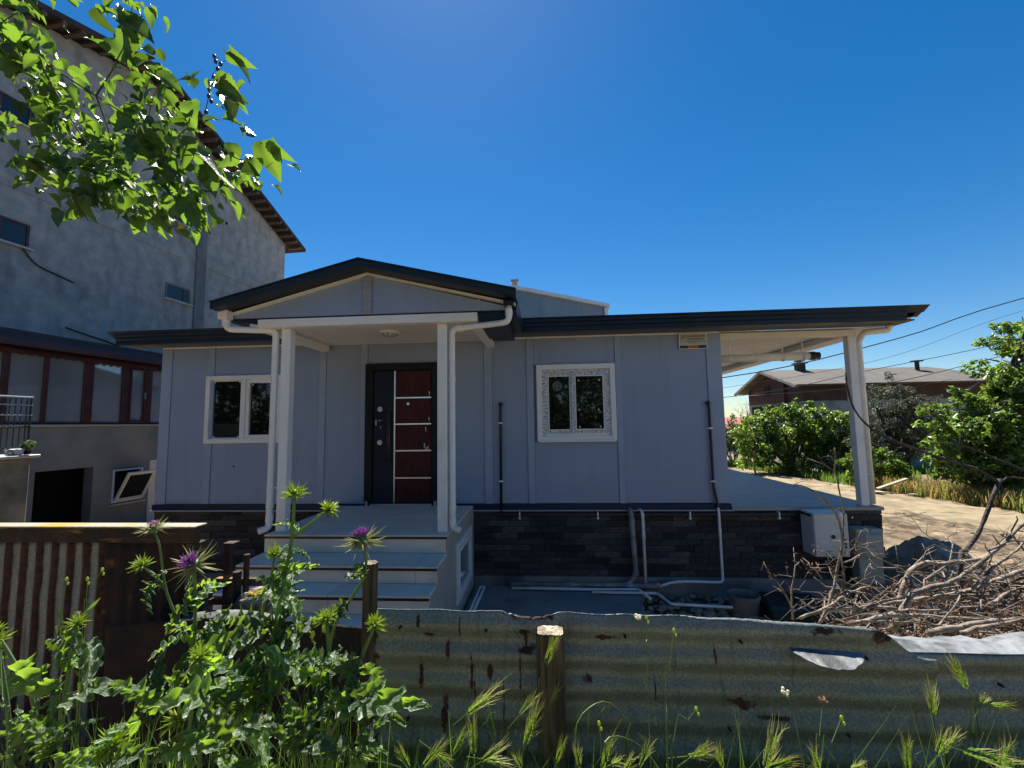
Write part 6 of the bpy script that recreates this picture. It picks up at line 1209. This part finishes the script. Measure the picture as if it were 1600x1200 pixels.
# ------------------------------------------------------------------ mulberry
MU = thing('mulberry_tree', 'mulberry tree branch with heart shaped leaves hanging in at upper left', 'tree', (-4.7, -6.2, -.42))
st = Vector(MULBERRY_TWIGS[0][0][0])
MB().tube(resample([(-4.7, -6.2, -.5), (-4.75, -6.1, .8), (-4.6, -5.8, 2.2), st-Vector((.25, .25, .05)), st], .15), [.10]*2+[.09]*12+[.03]*40, 12) if False else None
pth = resample([(-4.7, -6.2, -.5), (-4.78, -6.1, .8), (-4.7, -5.7, 2.2), st-Vector((.2, .2, .08)), st], .12)
MB().tube(pth, [.11-.09*i/(len(pth)-1) for i in range(len(pth))], 12).build('trunk', M['bark'], MU, smooth=True)
q = random.Random(31); nl = 0; allp = []
for (pts, r_) in MULBERRY_TWIGS:
    path = resample(pts, .04); m_ = len(path); k0 = .6
    MB().tube(path, [max(.0012, r_*k0*(1-.85*i/(m_-1))) for i in range(m_)], 7).build('branch', M['bark'], MU, smooth=True, fix=False)
    allp.append(path)
for (b_, t_) in MULBERRY_LEAVES:
    b_, t_ = Vector(b_), Vector(t_); put_leaf(ML_[q.randrange(8)], b_, b_+(t_-b_)*.82, Vector((q.uniform(-.9, .9), -.8, .6)), MU, q.uniform(-.7, .7)); nl += 1
wts = [3.2, 3.8, 1.0, .5, 1.6, 1.2, 1.4, 2.8, 2.2, .8, 1.0, 1.2, 1.4, .5]
while nl < 292:
    path = q.choices(allp, wts)[0]; m_ = len(path); k = int(m_*(q.uniform(.25, 1) if path is not allp[0] else q.uniform(.38, 1)))
    k = min(k, m_-1); p = path[k]+Vector((q.gauss(0, .05), q.gauss(0, .06), q.gauss(-.01, .05))); d = Vector((q.gauss(.1, .6), q.gauss(0, .6), q.gauss(-.45, .5))).normalized()
    L = q.choice((.035, .045, .055, .07, .085)); put_leaf(ML_[q.randrange(8)], p, p+d*L, Vector((q.gauss(0, .5), q.gauss(-.2, .5), 1)), MU, q.uniform(-.8, .8)); nl += 1
sv = []; sf = []; tmpl = [(np.array([p.co[:] for p in mulberry_leaf_mesh(60+i).vertices]), None) for i in range(3)]
tf = [tuple(p.vertices) for p in ML_[0].polygons]; tfa = np.array(tf); off = 0
smn = []
for i in range(560):
    path = q.choices(allp, wts)[0]; m_ = len(path); k = min(m_-1, int(m_*(q.uniform(.15, 1) if path is not allp[0] else q.uniform(.38, 1))))
    p = path[k]+Vector((max(-.1, min(.1, q.gauss(0, .06))), q.gauss(0, .07), max(-.09, min(.09, q.gauss(0, .055))))); d = Vector((q.gauss(.1, .6), q.gauss(0, .6), q.gauss(-.4, .5))).normalized()
    mm, L = frame_from(p, p+d, Vector((q.gauss(0, .5), q.gauss(-.2, .5), 1)), q.uniform(-.8, .8)); L = q.choice((.035, .05, .06, .075, .09)); co = tmpl[i % 3][0]*L
    R3 = np.array([list(r) for r in mm.to_3x3()]); co = co @ R3.T+np.array(p-wloc(MU)); sv.append(co); sf.append(tfa+off); off += len(co)
smm = np_mesh('small_leaves', np.concatenate(sv), np.concatenate(sf), M['mulberry_leaf']); smm.polygons.foreach_set('use_smooth', [True]*len(smm.polygons))
ul = smm.uv_layers.new(name='UVMap'); base_uv = [d_.uv[:] for d_ in ML_[0].uv_layers['UVMap'].data]; ul.data.foreach_set('uv', np.tile(np.array(base_uv, np.float32).ravel(), 560))
kind(link('small_leaves', smm, MU), 'stuff')
bm_ = MB().ball((0, 0, 0), (.009, .009, .012), 10, 7).mesh('berry', smooth=True); bm_.materials.append(M['berry'])
for p in BERRIES:
    o = link('berry', bm_, MU); o.location = Vector(p)-wloc(MU)

# ------------------------------------------------------------------ wild barley, weeds and grass
def ear_mesh(seed, L):
    q = random.Random(seed); b = MB(); aw = MB(); n = 26
    for i in range(n):
        t = i/n; a = (i % 3)*2.094+q.uniform(-.3, .3); r_ = .0042*(1-.5*t)*(.7+.6*math.sin(math.pi*min(1, t+.15)))
        c = Vector((math.cos(a)*r_*.9, math.sin(a)*r_*.9, t*L)); d = Vector((math.cos(a)*.30, math.sin(a)*.30, 1)).normalized(); e = c+d*.013
        s_ = d.orthogonal().normalized(); u_ = d.cross(s_); w_ = .0021
        b.add([c, c+d*.005+s_*w_, c+d*.005+u_*w_, c+d*.005-s_*w_, c+d*.005-u_*w_, e], [(0,2,1),(0,3,2),(0,4,3),(0,1,4),(1,2,5),(2,3,5),(3,4,5),(4,1,5)])
        k = q.uniform(.025, .045)
        d3 = (d+Vector((q.gauss(0, .12), q.gauss(0, .12), .2))).normalized(); aw.tube([e, e+d3*k*.5, e+d3*k+Vector((q.gauss(0, .003), q.gauss(0, .003), 0))], [.0006, .0004, .0001], 3, cap=False)
    m1 = b.mesh('ear', fix=False); m1.materials.append(M['barley']); m2 = aw.mesh('awns', fix=False); m2.materials.append(M['awn']); return m1, m2
EM = [ear_mesh(i, .06) for i in range(4)]
for i, (b_, t_) in enumerate(BARLEY):
    b_, t_ = Vector(b_), Vector(t_); d = t_-b_; L = d.length
    bx = b_.x; lean = 'upright' if abs(d.x) < .35*L else ('leaning right' if d.x > 0 else 'leaning left')
    if d.z < .25*L: lean = 'drooping right' if d.x > 0 else 'drooping left'
    plc = 'among the thistles' if bx < -.62 else 'between thin post and square post' if bx < -.30 else 'just left of the square post' if bx < -.05 else 'before the square post' if bx < .06 else 'right of the square post' if bx < .32 else 'before the middle of the grey sheet' if bx < .62 else 'below the torn flap' if bx < .85 else 'at the seam of the two grey sheets' if bx < 1.1 else 'before the right hand grey sheet'
    hgt = 'tall' if max(b_.z, t_.z) > .33 else 'low' if max(b_.z, t_.z) < .19 else 'medium high'
    T = thing('wild_barley', hgt+' wild barley ear '+lean+' '+plc, 'grass stalk', (b_.x-d.x*.3, b_.y, -.42), 'wild barley stalks along the fence')
    side = d.normalized(); p1 = b_-side*.05; gx_ = b_.x-side.x*.12+rng.uniform(-.05, .05)
    path = resample([(gx_, b_.y+rng.uniform(-.02, .05), -.42), ((gx_+p1.x)/2, b_.y, (p1.z-.42)/2), tuple(p1), tuple(b_)], .03)
    MB().tube(path, .0013, 5).build('stem', M['grass'], T, fix=False)
    e = link('ear', EM[i % 4][0], T); a = link('awns', EM[i % 4][1], e)
    e.location = b_-wloc(T); e.rotation_mode = 'QUATERNION'; e.rotation_quaternion = Vector((0, 0, 1)).rotation_difference(side) @ Quaternion((0, 0, 1), i*1.3); s_ = L/.068; e.scale = (max(.8, s_*.9), max(.8, s_*.9), s_)
WL = ['tall dry weed with small white flowers before the grey fence', 'upright weed stem with round bud right of the white flowered weed', 'short branching weed right of the tall dry weed', 'leaning weed with pale bud before the middle of the fence', 'thin weed with two white tips leaning left', 'thin weed with fluffy seed head before the grey fence', 'thin weed crossing behind the white flowered weed', 'pale weed stalk before the striped rusty sheet', 'tallest budding weed before the striped rusty sheet', 'short budding weed between two weeds before the rusty sheet', 'weed stem at the left edge', 'short budding weed right of the square post']
for i, (pts, k) in enumerate(WEEDS):
    pts = [Vector(p) for p in pts]; low = pts[0].z < .25
    T = thing('weed', WL[i], 'weed', (pts[0].x, pts[0].y, -.42), 'weeds along the fence')
    path = resample(([Vector((pts[0].x, pts[0].y, -.42))] if low else [Vector((pts[0].x, pts[0].y+.01, -.42))])+pts, .03)
    MB().tube(path, [.0022*(1-.5*j/len(path)) for j in range(len(path))], 5).build('stem', M['thistle_stem'], T, fix=False)
    e = path[-1]; hb_ = MB(); qq = random.Random(i)
    if k == 'white':
        for _ in range(9): hb_.ball(e+Vector((qq.gauss(0, .006), qq.gauss(0, .006), qq.gauss(.002, .006))), .0042, 6, 4)
    elif k == 'seed':
        for _ in range(26):
            d = Vector((qq.gauss(0, 1), qq.gauss(0, 1), qq.gauss(.4, .8))).normalized(); hb_.tube([e, e+d*.012], [.0012, .0005], 3)
    else: hb_.ball(e, (.004, .004, .007), 8, 5); hb_.ball(e+Vector((.005, 0, -.012)), (.003, .003, .005), 8, 5)
    hb_.build('flower_head', M['weed_flower' if k == 'white' else 'seed' if k == 'seed' else 'spine'], T, fix=False)
    for j in range(4, len(path)-2, 5):
        a = qq.uniform(0, 6.28); p = path[j]; L = qq.uniform(.02, .05); d = Vector((math.cos(a), math.sin(a)*.5, .6)).normalized(); s_ = d.orthogonal().normalized()*L*.12
        MB().add([p, p+d*L*.5+s_, p+d*L, p+d*L*.5-s_], [(0, 1, 2, 3)]).build('leaf', M['grass'], T, fix=False)
ab = MB()
for p in ARCS: 
    pp_ = resample(p, .02); ab.tube(pp_, [.0022*(1-.7*i/len(pp_)) for i in range(len(pp_))], 4, cap=False)
    qq = random.Random(3)
    for j in range(len(pp_)//3, len(pp_), 2):
        c = pp_[j]; L = qq.uniform(.03, .09); ab.tube([c, c+Vector((qq.gauss(0, .01), 0, -L*.5)), c+Vector((qq.gauss(0, .015), 0, -L))], [.0018, .0014, .0003], 3, cap=False)
kind(ab.build('oat_grass', M['grass'], None, fix=False), 'stuff')
def near_area(q):
    x = q.uniform(-1.5, 1.9); return x, (q.uniform(-5.42, -5.08))
v, f = blades(4000, near_area, .62, .0034, 5, .5, lambda x, y: -.40+.06*mnoise.noise((x*2, y*2, 0)))
kind(link('grass', np_mesh('grass', v, f, M['grass'])), 'stuff')
v, f = blades(2400, lambda q: (q.uniform(-.7, 1.9), q.uniform(-5.40, -5.10)), .74, .0022, 6, .55, lambda x, y: -.42)
kind(link('grass', np_mesh('grass', v, f, M['grass'])), 'stuff')
v, f = blades(900, lambda q: (q.uniform(-3.2, -1.2), q.uniform(-4.75, -4.5)), .34, .0030, 8, .7, lambda x, y: -.42)
kind(link('dry_grass', np_mesh('dry_grass', v, f, M['dry_grass'])), 'stuff')

# ------------------------------------------------------------------ pile of cut branches
BL = ['thick bent pale branch arching over the pile', 'thick pale branch slanting up to the right edge', 'stout pale branch rising to the right inside the pile', 'upright forked pale branch standing before the cabinet', 'thin dark twig rising from the upright forked branch', 'short upright branch beside the forked one', 'small upright twig at the left end of the pile', 'small twig leaning left at the pile end', 'short twig branching right at the pile end', 'pale branch lying low from the left pile end']
def rough_branch(pts, r_, seed, m, name, label, group, twigs=3):
    q = random.Random(seed); path = resample(pts, .05); path = [p+Vector((q.gauss(0, .003), q.gauss(0, .003), q.gauss(0, .003))) if 0 < i < len(path)-1 else p for i, p in enumerate(path)]
    b = MB(); n = len(path); b.tube(path, [r_*(1-.55*i/n)*(1+.10*q.gauss(0, 1)) for i in range(n)], 8)
    for _ in range(twigs):
        k = q.randrange(max(1, n//4), n); p = path[k]; d = Vector((q.gauss(0, .8), q.gauss(0, .6), q.gauss(.15, .35))).normalized(); L = q.uniform(.05, .16)
        p2 = p+d*L*.5+Vector((0, 0, q.uniform(-.01, .02))); p3 = p+d*L+Vector((q.gauss(0, .03), q.gauss(0, .03), q.gauss(0, .03)))
        b.tube([p, p2, p3], [max(.0025, r_*.3), max(.002, r_*.22), .0012], 5)
        if q.random() < .6: b.tube([p2, p2+Vector((q.gauss(0, .04), q.gauss(0, .04), q.gauss(.03, .03)))], [.002, .001], 4)
    tag(b.build(name, m, None, smooth=True, fix=False), label, 'branch', group)
for i, (pts, r_) in enumerate(BRUSH):
    a_, e_ = Vector(pts[0]), Vector(pts[-1]); sl = 'rising' if e_.z-a_.z > .10 else 'lying flat'
    lb = BL[i] if i < len(BL) else ('stout ' if r_ > .015 else 'slim ' if r_ > .008 else 'thin ')+'pale cut branch '+sl+(' along the fence edge of the pile' if a_.z < .02 and a_.y < -3.75 else ' in the middle of the pile' if a_.x > 2.3 else ' at the left side of the pile' if a_.x < 1.95 else ' near the cabinet end of the pile')
    rough_branch(pts, r_*.78, 50+i, M['bark_pale'], 'cut_branch', lb, 'cut branches in the pile', 5 if i > 9 else 4)
q = random.Random(77); tw = MB(); dl = MB()
def pile_pt(h=1.0):
    x = 2.05+1.9*q.random()**.8; y = q.uniform(-3.75, -2.75); top = -.24+.34*max(0, min(1, (x-1.9)/1.2))
    lo = -.75; return Vector((x, y, lo+(top-lo)*(q.random()**(.45*h))))
for _ in range(760):
    p = pile_pt(); d = Vector((q.gauss(0, 1), q.gauss(0, .6), q.gauss(.02, .18))).normalized(); L = q.uniform(.10, .48); bnd = Vector((q.gauss(0, .03), q.gauss(0, .03), q.gauss(0, .03))); b2 = Vector((q.gauss(0, .05), q.gauss(0, .05), q.gauss(0, .05)))
    r_ = q.choice((.0022, .003, .004, .005, .008)); tw.tube([p, p+d*L*.35+bnd, p+d*L*.7+b2, p+d*L+b2*.5], [r_, r_*.85, r_*.7, r_*.4], 5)
    p2 = p+d*L*.35+bnd; tw.tube([p2, p2+Vector((q.gauss(0, .07), q.gauss(0, .05), q.gauss(.03, .04)))], [r_*.5, r_*.25], 4)
kind(tw.build('brushwood', M['bark_pale'], None, smooth=True, fix=False), 'stuff')
for _ in range(4200):
    p = pile_pt(.8); n_ = Vector((q.gauss(0, 1), q.gauss(0, 1), q.gauss(0, 1))).normalized(); s_ = n_.orthogonal().normalized(); u_ = n_.cross(s_); L = q.uniform(.012, .032)
    dl.add([p, p+s_*L*.5+u_*L*.3+n_*L*.2, p+s_*L, p+s_*L*.5-u_*L*.3+n_*L*.1], [(0, 1, 2), (0, 2, 3)])
for _ in range(150):   # dry leaf clusters on the standing twigs
    pts, r_ = BRUSH[q.choice((3, 4, 5, 6, 7, 17, 18, 26, 27))]; p = Vector(pts[q.randrange(1, len(pts))])+Vector((q.gauss(0, .02), q.gauss(0, .02), q.gauss(0, .02)))
    n_ = Vector((q.gauss(0, 1), q.gauss(0, 1), q.gauss(0, 1))).normalized(); s_ = n_.orthogonal().normalized(); u_ = n_.cross(s_); L = q.uniform(.008, .018)
    dl.add([p, p+s_*L*.5+u_*L*.3, p+s_*L, p+s_*L*.5-u_*L*.3], [(0, 1, 2), (0, 2, 3)])
kind(dl.build('dead_leaves', M['dead_leaf'], None, fix=False), 'stuff')
DBL = ['thick dark dead trunk leaning up behind the pile', 'long thin dark branch reaching left across the terrace post', None, None, 'thin grey branch entering from the right edge', None, None]
DB = thing('dead_tree', 'leaning dark dead tree with a long thin branch reaching left to the terrace post', 'tree', DARK_BRANCH[0][0][0])
for i, (pts, r_) in enumerate(DARK_BRANCH):
    q2 = random.Random(90+i); pts = list(pts)
    if i == 0: pts = [(pts[0][0]-.05, pts[0][1], -.8)]+pts
    path = resample(pts, .05); n = len(path); b = MB(); b.tube(path, [max(.003, r_*.8*(1-.5*k/n))*(1+.12*q2.gauss(0, 1)) for k in range(n)], 8)
    for k in range(3, n-1, 4):
        d = Vector((q2.gauss(0, .6), q2.gauss(0, .4), q2.gauss(.2, .6))).normalized(); L = q2.uniform(.015, .06); b.tube([path[k], path[k]+d*L], [.005, .003], 5)
    b.build('trunk' if i == 0 else 'branch', M['bark_dark'], DB, smooth=True, fix=False)
